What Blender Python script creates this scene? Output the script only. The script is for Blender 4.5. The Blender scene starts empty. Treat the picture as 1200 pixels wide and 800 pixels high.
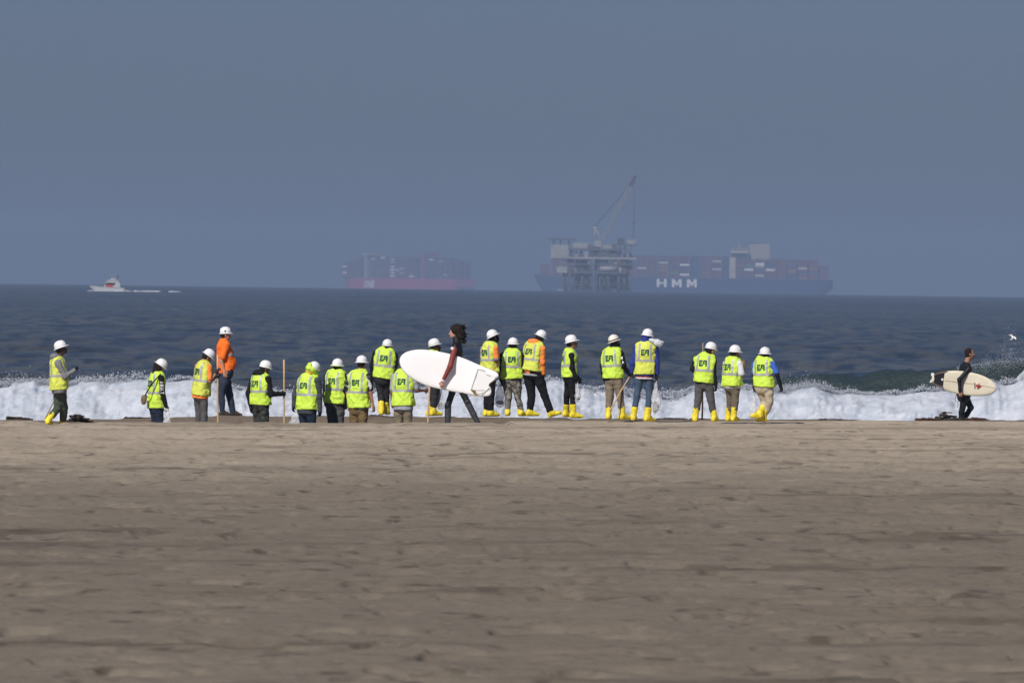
import bpy, math, random
import numpy as np
from mathutils import Vector, Matrix
from mathutils.bvhtree import BVHTree
rnd = random.Random(7)
scene = bpy.context.scene
COL = scene.collection

# ------------------------------------------------------------------ camera, sky, sun, exposure
F = 10000.0            # focal length in photograph pixels (300 mm lens)
HC = 3.3               # camera height above the sea
HS = 2.74              # camera height above the dry sand
SAND0 = HC - HS
ROLL = 0.01333
LEVEL = 331.0          # photograph row of the level line
RE = 7.4e6             # earth radius with refraction
PITCH = (400.0 - LEVEL) / F
fwd = Vector((0, math.cos(PITCH), -math.sin(PITCH)))
up0 = Vector((0, math.sin(PITCH), math.cos(PITCH)))
right = Vector((math.cos(ROLL), 0, 0)) + up0 * math.sin(ROLL)
upv = Vector((-math.sin(ROLL), 0, 0)) + up0 * math.cos(ROLL)
CAMPOS = Vector((0, 0, HC))
cam_data = bpy.data.cameras.new('camera')
cam = bpy.data.objects.new('camera', cam_data)
COL.objects.link(cam)
cam.matrix_world = Matrix(((right.x, upv.x, -fwd.x, 0), (right.y, upv.y, -fwd.y, 0), (right.z, upv.z, -fwd.z, HC), (0, 0, 0, 1)))
cam_data.sensor_width = 36.0
cam_data.lens = F / 1200.0 * 36.0
cam_data.clip_start = 1.0
cam_data.clip_end = 60000.0
cam_data.dof.use_dof = True
cam_data.dof.focus_distance = 168.0
cam_data.dof.aperture_fstop = 9.0
scene.camera = cam

def at(px, py, d):
    """point of the place seen at photograph pixel (px, py) at distance d along y"""
    v = fwd + right * ((px - 600.0) / F) - upv * ((py - 400.0) / F)
    return CAMPOS + v * (d / v.y)

SUN_EL = math.radians(41)
SUN_AZ = math.radians(207)      # measured from +y towards +x: behind the camera, to its left
world = bpy.data.worlds.new('World')
scene.world = world
world.use_nodes = True
wn = world.node_tree
wn.nodes.clear()
sky = wn.nodes.new('ShaderNodeTexSky')
sky.sky_type = 'NISHITA'
sky.sun_disc = False
sky.sun_elevation = SUN_EL
sky.sun_rotation = SUN_AZ
sky.air_density = 1.0
sky.dust_density = 0.6
sky.ozone_density = 2.0
sky.altitude = 0
bg = wn.nodes.new('ShaderNodeBackground')
bg.inputs['Strength'].default_value = 0.055
wo = wn.nodes.new('ShaderNodeOutputWorld')
tint = wn.nodes.new('ShaderNodeMix'); tint.data_type = 'RGBA'; tint.blend_type = 'MULTIPLY'
tint.inputs[0].default_value = 1.0
tint.inputs[7].default_value = (0.365, 0.457, 0.765, 1)
wn.links.new(sky.outputs[0], tint.inputs[6])
wn.links.new(tint.outputs[2], bg.inputs['Color'])
wn.links.new(bg.outputs[0], wo.inputs[0])
sd = bpy.data.lights.new('sun', 'SUN')
sd.energy = 4.6
sd.angle = math.radians(0.6)
sd.color = (1.0, 0.94, 0.86)
sun = bpy.data.objects.new('sun', sd)
COL.objects.link(sun)
sdir = Vector((math.sin(SUN_AZ) * math.cos(SUN_EL), math.cos(SUN_AZ) * math.cos(SUN_EL), math.sin(SUN_EL)))
sun.rotation_euler = sdir.to_track_quat('Z', 'Y').to_euler()
sun.location = (-60, -100, 90)
scene.view_settings.view_transform = 'Standard'
scene.view_settings.look = 'None'
scene.view_settings.exposure = 0.0
scene.view_settings.gamma = 1.0
scene.view_settings.use_curve_mapping = False
scene.cycles.max_bounces = 6
scene.cycles.volume_bounces = 0

# ------------------------------------------------------------------ helpers
def tag(o, label=None, cat=None, group=None, kind=None):
    if label: o['label'] = label
    if cat: o['category'] = cat
    if group: o['group'] = group
    if kind: o['kind'] = kind
    return o

def np_mesh(name, verts, faces, smooth=True):
    """faces: (n,3) or (n,4) array"""
    me = bpy.data.meshes.new(name)
    verts = np.asarray(verts, dtype=np.float32)
    faces = np.asarray(faces, dtype=np.int32)
    n, k = faces.shape
    me.vertices.add(len(verts)); me.vertices.foreach_set('co', verts.ravel())
    me.loops.add(n * k); me.loops.foreach_set('vertex_index', faces.ravel())
    me.polygons.add(n)
    me.polygons.foreach_set('loop_start', np.arange(0, n * k, k, dtype=np.int32))
    me.polygons.foreach_set('use_smooth', np.full(n, smooth))
    me.update(calc_edges=True)
    return me

def link(name, me, mats, parent=None):
    o = bpy.data.objects.new(name, me)
    COL.objects.link(o)
    if mats is not None:
        for m in (mats if isinstance(mats, (list, tuple)) else [mats]):
            me.materials.append(m)
    if parent is not None: o.parent = parent
    return o

def empty(name, loc, rz=0.0):
    o = bpy.data.objects.new(name, None)
    COL.objects.link(o)
    o.location = loc; o.rotation_euler = (0, 0, rz)
    o.empty_display_size = 0.3
    return o

class MB:
    """collects simple shapes in one mesh"""
    def __init__(s): s.v = []; s.f = []; s.sm = []; s.mi = []
    def add(s, vs, fs, smooth=False, mi=0):
        o = len(s.v); s.v += [tuple(p) for p in vs]
        for f in fs: s.f.append([i + o for i in f]); s.sm.append(smooth); s.mi.append(mi)
        return s
    def box(s, c, size, rot=None, mi=0):
        hx, hy, hz = size[0] / 2, size[1] / 2, size[2] / 2
        vs = [Vector((sx * hx, sy * hy, sz * hz)) for sz in (-1, 1) for sy in (-1, 1) for sx in (-1, 1)]
        if rot is not None: vs = [rot @ v for v in vs]
        c = Vector(c)
        return s.add([v + c for v in vs], [(0, 2, 3, 1), (4, 5, 7, 6), (0, 1, 5, 4), (2, 6, 7, 3), (0, 4, 6, 2), (1, 3, 7, 5)], mi=mi)
    def b2(s, x0, x1, y0, y1, z0, z1, mi=0):
        return s.box(((x0 + x1) / 2, (y0 + y1) / 2, (z0 + z1) / 2), (abs(x1 - x0), abs(y1 - y0), abs(z1 - z0)), mi=mi)
    def tube(s, pts, r, n=8, mi=0, cap=True, smooth=True):
        pts = [Vector(p) for p in pts]
        rs = r if isinstance(r, (list, tuple)) else [r] * len(pts)
        vs = []; fs = []
        ref = None
        for i, p in enumerate(pts):
            t = (pts[min(i + 1, len(pts) - 1)] - pts[max(i - 1, 0)]).normalized()
            if ref is None: ref = Vector((0, 0, 1)) if abs(t.z) < 0.9 else Vector((1, 0, 0))
            a = t.cross(ref).normalized(); b = a.cross(t).normalized(); ref = b
            for k in range(n):
                w = 2 * math.pi * k / n
                vs.append(p + (a * math.cos(w) + b * math.sin(w)) * rs[i])
        for i in range(len(pts) - 1):
            for k in range(n):
                fs.append((i * n + k, i * n + (k + 1) % n, (i + 1) * n + (k + 1) % n, (i + 1) * n + k))
        if cap:
            fs.append(tuple(range(n - 1, -1, -1))); fs.append(tuple(range((len(pts) - 1) * n, len(pts) * n)))
        return s.add(vs, fs, smooth, mi)
    def prism(s, poly, y0, y1, mi=0):
        """polygon in x,z extruded along y"""
        n = len(poly)
        vs = [(x, y0, z) for x, z in poly] + [(x, y1, z) for x, z in poly]
        fs = [tuple(range(n)), tuple(range(2 * n - 1, n - 1, -1))] + [(i, i + n, (i + 1) % n + n, (i + 1) % n) for i in range(n)]
        return s.add(vs, fs, mi=mi)
    def build(s, name, mats, parent=None):
        me = bpy.data.meshes.new(name)
        me.from_pydata(s.v, [], s.f)
        me.polygons.foreach_set('use_smooth', s.sm)
        me.polygons.foreach_set('material_index', s.mi)
        me.update()
        return link(name, me, mats, parent)

# numpy value noise
def _h(ix, iy, iz):
    n = (ix * 374761393 + iy * 668265263 + iz * 1274126177) & 0xFFFFFFFF
    n = ((n ^ (n >> 13)) * 1103515245) & 0xFFFFFFFF
    n = (n ^ (n >> 16)) & 0xFFFF
    return n / 65535.0 * 2 - 1
def vnoise(x, y, z=None, seed=0):
    x = np.asarray(x, float); y = np.asarray(y, float)
    ix = np.floor(x).astype(np.int64); iy = np.floor(y).astype(np.int64)
    fx = x - ix; fy = y - iy
    fx = fx * fx * (3 - 2 * fx); fy = fy * fy * (3 - 2 * fy)
    def layer(iz):
        a = _h(ix, iy, iz); b = _h(ix + 1, iy, iz); c = _h(ix, iy + 1, iz); d = _h(ix + 1, iy + 1, iz)
        return (a * (1 - fx) + b * fx) * (1 - fy) + (c * (1 - fx) + d * fx) * fy
    if z is None: return layer(seed * 101 + 5)
    z = np.asarray(z, float) + seed * 17.3
    iz = np.floor(z).astype(np.int64); fz = z - iz; fz = fz * fz * (3 - 2 * fz)
    return layer(iz) * (1 - fz) + layer(iz + 1) * fz
def fbm(x, y, z=None, oct=4, seed=0):
    a = 1.0; r = 0; t = 0
    for o in range(oct):
        r = r + a * vnoise(x * 2 ** o, y * 2 ** o, None if z is None else z * 2 ** o, seed + o); t += a; a *= 0.5
    return r / t
def sstep(a, b, x):
    t = np.clip((x - a) / (b - a), 0, 1); return t * t * (3 - 2 * t)

MATS = {}
def mat(name, col, rough=0.7, var=0.0, vscale=6.0, bump=0.0, bscale=30.0, spec=0.3, metal=0.0, ramp=None, stretch=None, alpha=None, trans=0.0, coat=0.0):
    if name in MATS: return MATS[name]
    m = bpy.data.materials.new(name); m.use_nodes = True
    nt = m.node_tree; N = nt.nodes; L = nt.links
    b = N['Principled BSDF']
    b.inputs['Roughness'].default_value = rough
    b.inputs['Specular IOR Level'].default_value = spec
    b.inputs['Metallic'].default_value = metal
    b.inputs['Base Color'].default_value = (*col, 1)
    if coat: b.inputs['Coat Weight'].default_value = coat; b.inputs['Coat Roughness'].default_value = 0.08
    if trans: b.inputs['Transmission Weight'].default_value = trans
    if alpha is not None: b.inputs['Alpha'].default_value = alpha
    tc = N.new('ShaderNodeTexCoord'); mp = N.new('ShaderNodeMapping')
    L.new(tc.outputs['Object'], mp.inputs[0])
    if stretch: mp.inputs['Scale'].default_value = stretch
    if ramp:
        nz = N.new('ShaderNodeTexNoise'); nz.inputs['Scale'].default_value = vscale; nz.inputs['Detail'].default_value = 3
        L.new(mp.outputs[0], nz.inputs['Vector'])
        cr = N.new('ShaderNodeValToRGB'); cr.color_ramp.interpolation = 'CONSTANT' if len(ramp) > 2 else 'LINEAR'
        el = cr.color_ramp.elements
        while len(el) < len(ramp): el.new(0.5)
        for e, (p, c) in zip(el, ramp): e.position = p; e.color = (*c, 1)
        L.new(nz.outputs['Fac'], cr.inputs[0]); L.new(cr.outputs[0], b.inputs['Base Color'])
    elif var:
        nz = N.new('ShaderNodeTexNoise'); nz.inputs['Scale'].default_value = vscale; nz.inputs['Detail'].default_value = 4
        L.new(mp.outputs[0], nz.inputs['Vector'])
        cr = N.new('ShaderNodeValToRGB')
        cr.color_ramp.elements[0].position = 0.3; cr.color_ramp.elements[1].position = 0.7
        cr.color_ramp.elements[0].color = (*[max(0, c * (1 - var)) for c in col], 1)
        cr.color_ramp.elements[1].color = (*[min(1, c * (1 + var)) for c in col], 1)
        L.new(nz.outputs['Fac'], cr.inputs[0]); L.new(cr.outputs[0], b.inputs['Base Color'])
    if bump:
        n2 = N.new('ShaderNodeTexNoise'); n2.inputs['Scale'].default_value = bscale; n2.inputs['Detail'].default_value = 5
        L.new(mp.outputs[0], n2.inputs['Vector'])
        bp = N.new('ShaderNodeBump'); bp.inputs['Strength'].default_value = bump; bp.inputs['Distance'].default_value = 1.0 / bscale
        L.new(n2.outputs['Fac'], bp.inputs['Height']); L.new(bp.outputs[0], b.inputs['Normal'])
    MATS[name] = m
    return m

# ------------------------------------------------------------------ the setting: sand
def px_of(x, y): return 600 + x / np.maximum(y, 40) * F
def edge_y(x, y):
    px = px_of(x, y)
    rowe = np.interp(px, [0, 60, 150, 260, 450, 560, 700, 900, 1200], [490.3, 490.6, 489.5, 486.3, 487, 488.3, 489.6, 490.8, 491.6])
    return HS * F / (rowe - LEVEL) + 0.35 * fbm(x * 0.9, x * 0 + 3.3, seed=4)
def trough_depth(x, y):
    px = px_of(x, y)
    return np.interp(px, [40, 75, 110, 160, 230, 300, 480, 540, 572, 600], [0, 0.12, 0.25, 0.40, 0.38, 0.60, 0.62, 0.32, 0.26, 0.0])
def sand_z(x, y, relief=True):
    x = np.asarray(x, float); y = np.asarray(y, float)
    z = SAND0 + 0.01333 * np.clip(x, -60, 60)
    d = trough_depth(x, y)
    t = sstep(163.4, 165.4, y) * (1 - sstep(169.2, 172.6, y))
    z = z - d * t
    lip = np.interp(px_of(x, y), [40, 64, 76, 150, 545, 578, 600], [0, 0.0, 0.07, 0.075, 0.07, 0.06, 0.0])
    z = z + lip * np.exp(-((y - 163.2) / 1.1) ** 2)
    if relief:
        e = edge_y(x, y)
        far = sstep(150, 166, y)
        r = 0.020 * fbm(x * 0.5, y * 0.35, oct=3, seed=1) + 0.034 * fbm(x * 1.7, y * 1.1, oct=3, seed=9) + 0.008 * fbm(x * 6, y * 4, oct=2, seed=21)
        pits = fbm(x * 2.1 + 9, y * 1.3, oct=2, seed=33)
        r = r - 0.055 * sstep(0.22, 0.5, pits)
        trk = fbm(x * 0.35 + 40, y * 1.6, oct=3, seed=44)
        r = r - 0.03 * sstep(0.15, 0.5, trk)
        r = r * (1 - 0.6 * far)
        z = z + r
    else:
        e = edge_y(x, y)
    over = np.maximum(y - e, 0)
    z = z - 0.07 * sstep(0, 0.25, over) - 0.085 * over
    z = np.where(y > 215, np.minimum(z, -2.5), z)
    return z

def ang_cols(half, n, outs):
    a = np.linspace(-half, half, n)
    o = np.array(outs)
    return np.concatenate([-o[::-1], a, o])
def grid_mesh(name, X, Y, Z):
    h, w = X.shape
    V = np.stack([X.ravel(), Y.ravel(), Z.ravel()], 1)
    i = np.arange((h - 1) * w).reshape(h - 1, w)[:, :-1].ravel()
    Fq = np.stack([i, i + 1, i + 1 + w, i + w], 1)
    return np_mesh(name, V, Fq)

def build_sand():
    rows = np.arange(835, 484.5, -0.78)
    ys = HS * F / (rows - LEVEL)
    ys = np.concatenate([np.array([-70, -40, -15, 0, 12, 22, 30, 37, 43, 47, 50]), ys, np.arange(178.3, 200, 0.4), np.array([204, 210, 216, 225])])
    A = ang_cols(0.064, 520, [0.068, 0.075, 0.09, 0.12, 0.18, 0.3, 0.5, 0.8, 1.3, 2.0, 3.0])
    Y, AA = np.meshgrid(ys, A, indexing='ij')
    X = AA * np.maximum(Y, 50)
    Z = sand_z(X, Y)
    me = grid_mesh('sand', X, Y, Z)
    m = bpy.data.materials.new('beach_sand'); m.use_nodes = True
    nt = m.node_tree; N = nt.nodes; L = nt.links; b = N['Principled BSDF']
    b.inputs['Roughness'].default_value = 0.92; b.inputs['Specular IOR Level'].default_value = 0.15
    tc = N.new('ShaderNodeTexCoord')
    sep = N.new('ShaderNodeSeparateXYZ'); L.new(tc.outputs['Object'], sep.inputs[0])
    def noise(scale, detail, sc3, seedv=0.0):
        mp = N.new('ShaderNodeMapping'); mp.inputs['Scale'].default_value = sc3; mp.inputs['Location'].default_value = (seedv, seedv, 0)
        L.new(tc.outputs['Object'], mp.inputs[0])
        n = N.new('ShaderNodeTexNoise'); n.inputs['Scale'].default_value = scale; n.inputs['Detail'].default_value = detail
        n.inputs['Roughness'].default_value = 0.6
        L.new(mp.outputs[0], n.inputs['Vector']); return n.outputs['Fac']
    def math_(op, a, bb=None, clamp=False):
        n = N.new('ShaderNodeMath'); n.operation = op; n.use_clamp = clamp
        for k, v in enumerate((a, bb)):
            if v is None: continue
            if isinstance(v, (int, float)): n.inputs[k].default_value = v
            else: L.new(v, n.inputs[k])
        return n.outputs[0]
    def mixc(fac, a, bb):
        n = N.new('ShaderNodeMix'); n.data_type = 'RGBA'
        if isinstance(fac, (int, float)): n.inputs[0].default_value = fac
        else: L.new(fac, n.inputs[0])
        for k, v in ((6, a), (7, bb)):
            if isinstance(v, tuple): n.inputs[k].default_value = (*v, 1)
            else: L.new(v, n.inputs[k])
        return n.outputs[2]
    def ramp(v, lo, hi):
        n = N.new('ShaderNodeMapRange'); n.interpolation_type = 'SMOOTHSTEP'
        L.new(v, n.inputs[0]); n.inputs[1].default_value = lo; n.inputs[2].default_value = hi; return n.outputs[0]
    # cloud shade painted over the near sand, fading out towards the berm; a wet strip lies along the water
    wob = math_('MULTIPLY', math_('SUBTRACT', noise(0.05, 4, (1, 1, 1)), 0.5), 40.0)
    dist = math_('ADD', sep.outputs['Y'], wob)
    lit = ramp(dist, 88.0, 172.0)
    colr = mixc(lit, SAND_SHADED, SAND_LIT)
    wet = ramp(math_('ADD', sep.outputs['Y'], math_('MULTIPLY', math_('SUBTRACT', noise(0.6, 3, (1, 1, 1)), 0.5), 4.0)), 168.0, 170.5)
    colr = mixc(wet, colr, SAND_WET)
    blot = ramp(noise(0.55, 5, (1, 0.55, 1), 7.0), 0.30, 0.72)
    colr = mixc(math_('MULTIPLY', blot, 0.30), colr, (0.125, 0.102, 0.076))
    spots = ramp(noise(2.2, 3, (1, 0.45, 1), 31.0), 0.57, 0.72)  # spots and bands: shade of hollows and dips put into the colour
    colr = mixc(math_('MULTIPLY', spots, 0.75), colr, (0.075, 0.062, 0.046))
    trk = ramp(noise(0.55, 5, (0.22, 0.8, 1), 53.0), 0.53, 0.72)
    colr = mixc(math_('MULTIPLY', trk, 0.68), colr, (0.08, 0.066, 0.048))
    grain = noise(9.0, 6, (1, 0.6, 1), 3.0)
    colr = mixc(math_('MULTIPLY', ramp(grain, 0.50, 0.66), 0.28), colr, (0.09, 0.072, 0.052))
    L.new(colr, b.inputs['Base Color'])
    bp = N.new('ShaderNodeBump'); bp.inputs['Strength'].default_value = 0.6; bp.inputs['Distance'].default_value = 0.05
    L.new(noise(5.0, 7, (1, 0.7, 1)), bp.inputs['Height']); L.new(bp.outputs[0], b.inputs['Normal'])
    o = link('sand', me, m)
    tag(o, 'pale brown beach sand with footprints and hollows with painted shade', None, None, 'structure')
SAND_SHADED = (0.190, 0.163, 0.128); SAND_LIT = (0.48, 0.405, 0.31); SAND_WET = (0.20, 0.160, 0.118)
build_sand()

# ------------------------------------------------------------------ the sea
def build_sea():
    ys = [120.0, 140, 155, 165, 172]
    y = 176.0
    while y < 6600:
        ys.append(y)
        dy = y * y / 3.3e4 * 0.41
        if 196 < y < 214: dy = min(dy, 0.13)
        y += dy
    ys = np.array(ys + list(np.linspace(6700, 17000, 40)))
    A = ang_cols(0.068, 560, [0.072, 0.08, 0.095, 0.12, 0.16, 0.22, 0.3, 0.4, 0.5])
    Y, AA = np.meshgrid(ys, A, indexing='ij')
    X = AA * np.maximum(Y, 120)
    dy = np.gradient(ys)[:, None] * np.ones_like(Y)
    Z = -(X * X + Y * Y) / (2 * RE)
    rs = np.random.RandomState(3)
    # swell and chop as trains of waves; each fades out where the mesh is too coarse for it
    for k in range(70):
        lam = 1.3 * (1.062 ** k)
        amp = 0.0135 * lam ** 0.75 if lam < 9 else 0.066 * (lam / 9) ** 0.2
        th = rs.normal(0, 0.95 if lam < 7 else 0.5)
        kx, ky = math.sin(th) * 2 * math.pi / lam, math.cos(th) * 2 * math.pi / lam
        wgt = np.clip((lam / 2.6 - dy) / (lam / 6), 0, 1)
        if wgt.max() <= 0: continue
        ph = kx * X + ky * Y + rs.uniform(0, 6.28) + 1.5 * vnoise(X / (lam * 6), Y / (lam * 5), seed=k)
        s = np.sin(ph)
        env = 0.6 + 0.6 * vnoise(X / (lam * 4) + 7, Y / (lam * 4), seed=k + 90)
        Z += wgt * sstep(184, 197, Y) * amp * env * (np.exp(s - 1) * 1.6 - 0.75)
    # the wave rising behind the surf on the right
    px = px_of(X, Y)
    near = np.exp(-((Y - 205) / 7.0) ** 2); Z = Z * (1 - 0.65 * near)
    Aw = np.interp(px, [560, 760, 900, 960, 1000, 1060, 1100, 1150, 1185, 1215, 1260, 1500], [0.0, 0.3, 0.95, 1.22, 1.28, 1.30, 1.36, 1.60, 1.66, 1.60, 1.4, 1.4])
    yw = 205.0 + 1.2 * np.sin(X * 0.25) + 0.5 * fbm(X * 0.5, X * 0, seed=8)
    u = Y - yw
    prof = np.where(u < 0, np.exp(-(np.abs(u) / 1.5) ** 1.7), np.exp(-(u / 4.5) ** 2))
    Z += Aw * prof * (1 + 0.12 * fbm(X * 1.2, Y * 0.5, seed=12))
    Z += 0.10 * prof * np.clip(Aw, 0, 1) * fbm(X * 1.5, Y * 1.5, seed=15)
    me = grid_mesh('sea', X, Y, Z)
    m = bpy.data.materials.new('sea_water'); m.use_nodes = True
    nt = m.node_tree; N = nt.nodes; L = nt.links; b = N['Principled BSDF']
    b.inputs['Roughness'].default_value = 0.22; b.inputs['Specular IOR Level'].default_value = 0.4; b.inputs['IOR'].default_value = 1.33
    tc = N.new('ShaderNodeTexCoord')
    def noise(scale, detail, sc3, rough=0.6):
        mp = N.new('ShaderNodeMapping'); mp.inputs['Scale'].default_value = sc3
        L.new(tc.outputs['Object'], mp.inputs[0])
        n = N.new('ShaderNodeTexNoise'); n.inputs['Scale'].default_value = scale; n.inputs['Detail'].default_value = detail
        n.inputs['Roughness'].default_value = rough
        L.new(mp.outputs[0], n.inputs['Vector']); return n.outputs['Fac']
    def mixc(fac, a, bb):
        n = N.new('ShaderNodeMix'); n.data_type = 'RGBA'; L.new(fac, n.inputs[0])
        for k, v in ((6, a), (7, bb)):
            if isinstance(v, tuple): n.inputs[k].default_value = (*v, 1)
            else: L.new(v, n.inputs[k])
        return n.outputs[2]
    def ramp(v, lo, hi):
        n = N.new('ShaderNodeMapRange'); n.interpolation_type = 'SMOOTHSTEP'
        L.new(v, n.inputs[0]); n.inputs[1].default_value = lo; n.inputs[2].default_value = hi; return n.outputs[0]
    c = mixc(ramp(noise(0.02, 5, (1, 0.22, 1)), 0.35, 0.65), SEA_A, SEA_B)
    c = mixc(ramp(noise(0.8, 6, (1, 0.22, 1)), 0.42, 0.60), c, SEA_C)
    # whitecaps far out, small and rare
    c = mixc(ramp(noise(0.09, 7, (1, 0.10, 1), 0.72), 0.755, 0.775), c, (0.5, 0.53, 0.56))
    sp = N.new('ShaderNodeSeparateXYZ'); L.new(tc.outputs['Object'], sp.inputs[0])
    c = mixc(ramp(sp.outputs['Y'], 208.0, 225.0), (0.034, 0.051, 0.053), c)     # shallow water over sand is greener
    L.new(c, b.inputs['Base Color'])
    bp = N.new('ShaderNodeBump'); bp.inputs['Strength'].default_value = 1.0; bp.inputs['Distance'].default_value = 0.30
    L.new(noise(1.1, 7, (1, 0.5, 1), 0.7), bp.inputs['Height']); L.new(bp.outputs[0], b.inputs['Normal'])
    o = link('sea', me, m)
    tag(o, 'choppy dark grey blue sea reaching to the hazy horizon', None, None, 'structure')
SEA_A = (0.070, 0.069, 0.046); SEA_B = (0.104, 0.103, 0.070); SEA_C = (0.024, 0.030, 0.026)
build_sea()

# ------------------------------------------------------------------ surf
def crest_row(px):
    return np.interp(px, [-60, 0, 60, 100, 170, 240, 285, 330, 420, 470, 560, 600, 640, 680, 735, 800, 870, 925, 950, 990, 1040, 1090, 1150, 1200, 1260],
                     [450, 448, 449, 446, 447, 447, 455, 459, 458, 457, 451, 446, 445, 455, 459, 458, 455, 455, 450, 460, 458, 459, 455, 451, 451])
def crest_z(x, y):
    px = px_of(x, y)
    return HC - (crest_row(px) - (LEVEL + 0.01333 * (px - 600))) * y / F
def foam_mat():
    m = bpy.data.materials.new('sea_foam'); m.use_nodes = True
    nt = m.node_tree; N = nt.nodes; L = nt.links; b = N['Principled BSDF']
    b.inputs['Roughness'].default_value = 0.9; b.inputs['Specular IOR Level'].default_value = 0.2
    b.inputs['Subsurface Weight'].default_value = 0.6; b.inputs['Subsurface Radius'].default_value = (1, 1, 1.1); b.inputs['Subsurface Scale'].default_value = 0.06
    tc = N.new('ShaderNodeTexCoord')
    n = N.new('ShaderNodeTexNoise'); n.inputs['Scale'].default_value = 2.6; n.inputs['Detail'].default_value = 9; n.inputs['Roughness'].default_value = 0.62
    L.new(tc.outputs['Object'], n.inputs['Vector'])
    cr = N.new('ShaderNodeValToRGB'); e = cr.color_ramp.elements
    e[0].position = 0.34; e[0].color = (0.34, 0.385, 0.46, 1); e[1].position = 0.66; e[1].color = (0.50, 0.53, 0.59, 1)
    L.new(n.outputs['Fac'], cr.inputs[0]); L.new(cr.outputs[0], b.inputs['Base Color'])
    n2 = N.new('ShaderNodeTexNoise'); n2.inputs['Scale'].default_value = 7; n2.inputs['Roughness'].default_value = 0.75; n2.inputs['Detail'].default_value = 6
    L.new(tc.outputs['Object'], n2.inputs['Vector'])
    bp = N.new('ShaderNodeBump'); bp.inputs['Strength'].default_value = 0.30; bp.inputs['Distance'].default_value = 0.06
    L.new(n2.outputs['Fac'], bp.inputs['Height']); L.new(bp.outputs[0], b.inputs['Normal'])
    return m
FOAM = foam_mat()
def droplets(rs, pts, sizes):
    n = len(pts)
    octv = np.array([(0.94, 0, -0.33), (-0.47, 0.82, -0.33), (-0.47, -0.82, -0.33), (0, 0, 1)], float) * 1.2
    octf = np.array([(0, 1, 3), (1, 2, 3), (2, 0, 3), (0, 2, 1)])
    V = pts[:, None, :] + octv[None] * sizes[:, None, None] * rs.uniform(0.6, 1.4, (n, 1, 3))
    Fq = octf[None] + (np.arange(n) * 4)[:, None, None]
    return V.reshape(-1, 3), Fq.reshape(-1, 3)
def build_surf():
    rs = np.random.RandomState(5)
    xs = np.linspace(-16, 16, 900)
    ts = np.linspace(0, 1, 58)
    T, X = np.meshgrid(ts, xs, indexing='ij')
    base_y = 179.5 + 0.5 * np.sin(X * 0.4) + 0.7 * fbm(X * 0.35, X * 0, seed=2)
    yc = base_y + 3.0
    h = crest_z(X, yc) + 0.13 * fbm(X * 0.9, X * 0, oct=3, seed=6) + 0.20 * np.clip(fbm(X * 3.2, X * 0 + 1, oct=5, seed=16), -0.1, 1) * np.clip(0.5 + fbm(X * 0.5, X * 0, seed=18), 0, 1) - 0.02
    tf = np.clip(T / 0.66, 0, 1); tb = np.clip((T - 0.66) / 0.34, 0, 1)
    Y = base_y + 3.0 * tf ** 1.25 + 5.0 * tb
    Z = -0.15 + (h + 0.15) * (np.sin(tf * math.pi / 2) ** 0.85) - (h - 0.05) * sstep(0, 1, tb) ** 1.0
    bil = 0
    for sc, am, sd in ((1.1, 0.09, 3), (2.6, 0.06, 13), (6.0, 0.04, 23), (13.0, 0.03, 29)):
        bil = bil + am * (np.abs(vnoise(X * sc, Z * sc * 1.4 + Y * 0.2 * sc, Y * sc * 0.7, seed=sd)) * 2 - 0.75)
    att = 1 - 0.75 * np.exp(-((T - 0.66) / 0.10) ** 2)
    Y = Y - bil * 1.1 * att
    Z = Z + bil * 0.45 * att * (T > 0.02)
    me = grid_mesh('surf_foam', X, Y, Z)
    o = link('surf_foam', me, FOAM)
    tag(o, 'white foaming line of broken surf along the shore', None, None, 'stuff')
    # spray thrown above the crest
    n = 70000
    x = rs.uniform(-14, 14, n)
    act = np.clip(0.35 + 1.1 * fbm(x * 0.55, x * 0, seed=40) + 0.5 * fbm(x * 2.0, x * 0, seed=41), 0.03, 1.3)
    y = 182.7 + rs.normal(0, 0.5, n)
    z = crest_z(x, 182.7) - 0.04 + np.abs(rs.exponential(0.042, n)) * (act * 1.5)
    keep = rs.uniform(0, 1, n) < act
    P = np.stack([x, y, z], 1)[keep]
    x = rs.uniform(-13, 13, 16000); y = 182.55 + rs.normal(0, 0.15, 16000)
    z = crest_z(x, 182.5) + 0.02 + 0.13 * fbm(x * 0.9, x * 0, oct=3, seed=6) + 0.05 * fbm(x * 5.0, x * 0, oct=4, seed=19) + rs.normal(0, 0.035, 16000) * (1 + fbm(x * 1.3, x * 0, seed=20))
    P = np.concatenate([P, np.stack([x, y, z], 1)]); sz = np.concatenate([0.003 + 0.009 * rs.uniform(0, 1, len(P) - 16000) ** 3, rs.uniform(0.006, 0.022, 16000)])
    V, Fq = droplets(rs, P, sz)
    o = link('spray', np_mesh('spray', V, Fq), FOAM)
    tag(o, 'fine white spray thrown up above the crest of the surf', None, None, 'stuff')
    # foam and spray on the wave behind, at the right edge
    P = []
    for k in range(10000):
        px = rs.uniform(1120, 1232)
        cl = 0.5 + 0.9 * float(fbm(px * 0.09, 0.0, oct=3, seed=77)) + 0.35 * (px > 1165)
        if rs.uniform() > cl: continue
        w = np.clip((px - 1115) / 75, 0, 1)
        y = 204.4 + rs.normal(0, 0.35)
        top = at(px, np.interp(px, [1100, 1150, 1175, 1200], [428, 423, 419, 420]), y)
        down = rs.exponential(0.10)
        hgt = rs.exponential(0.10 + (0.16 if 1165 < px < 1192 else 0.05)) * w * cl
        zz = top.z - 0.06 + (hgt if rs.uniform() < 0.55 * w else -down)
        P.append((top.x + rs.normal(0, 0.02), y - (0.25 if zz < top.z else 0), zz))
    P = np.array(P)
    V, Fq = droplets(rs, P, 0.003 + 0.008 * rs.uniform(0, 1, len(P)) ** 3)
    o = link('spray', np_mesh('spray', V, Fq), FOAM)
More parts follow.
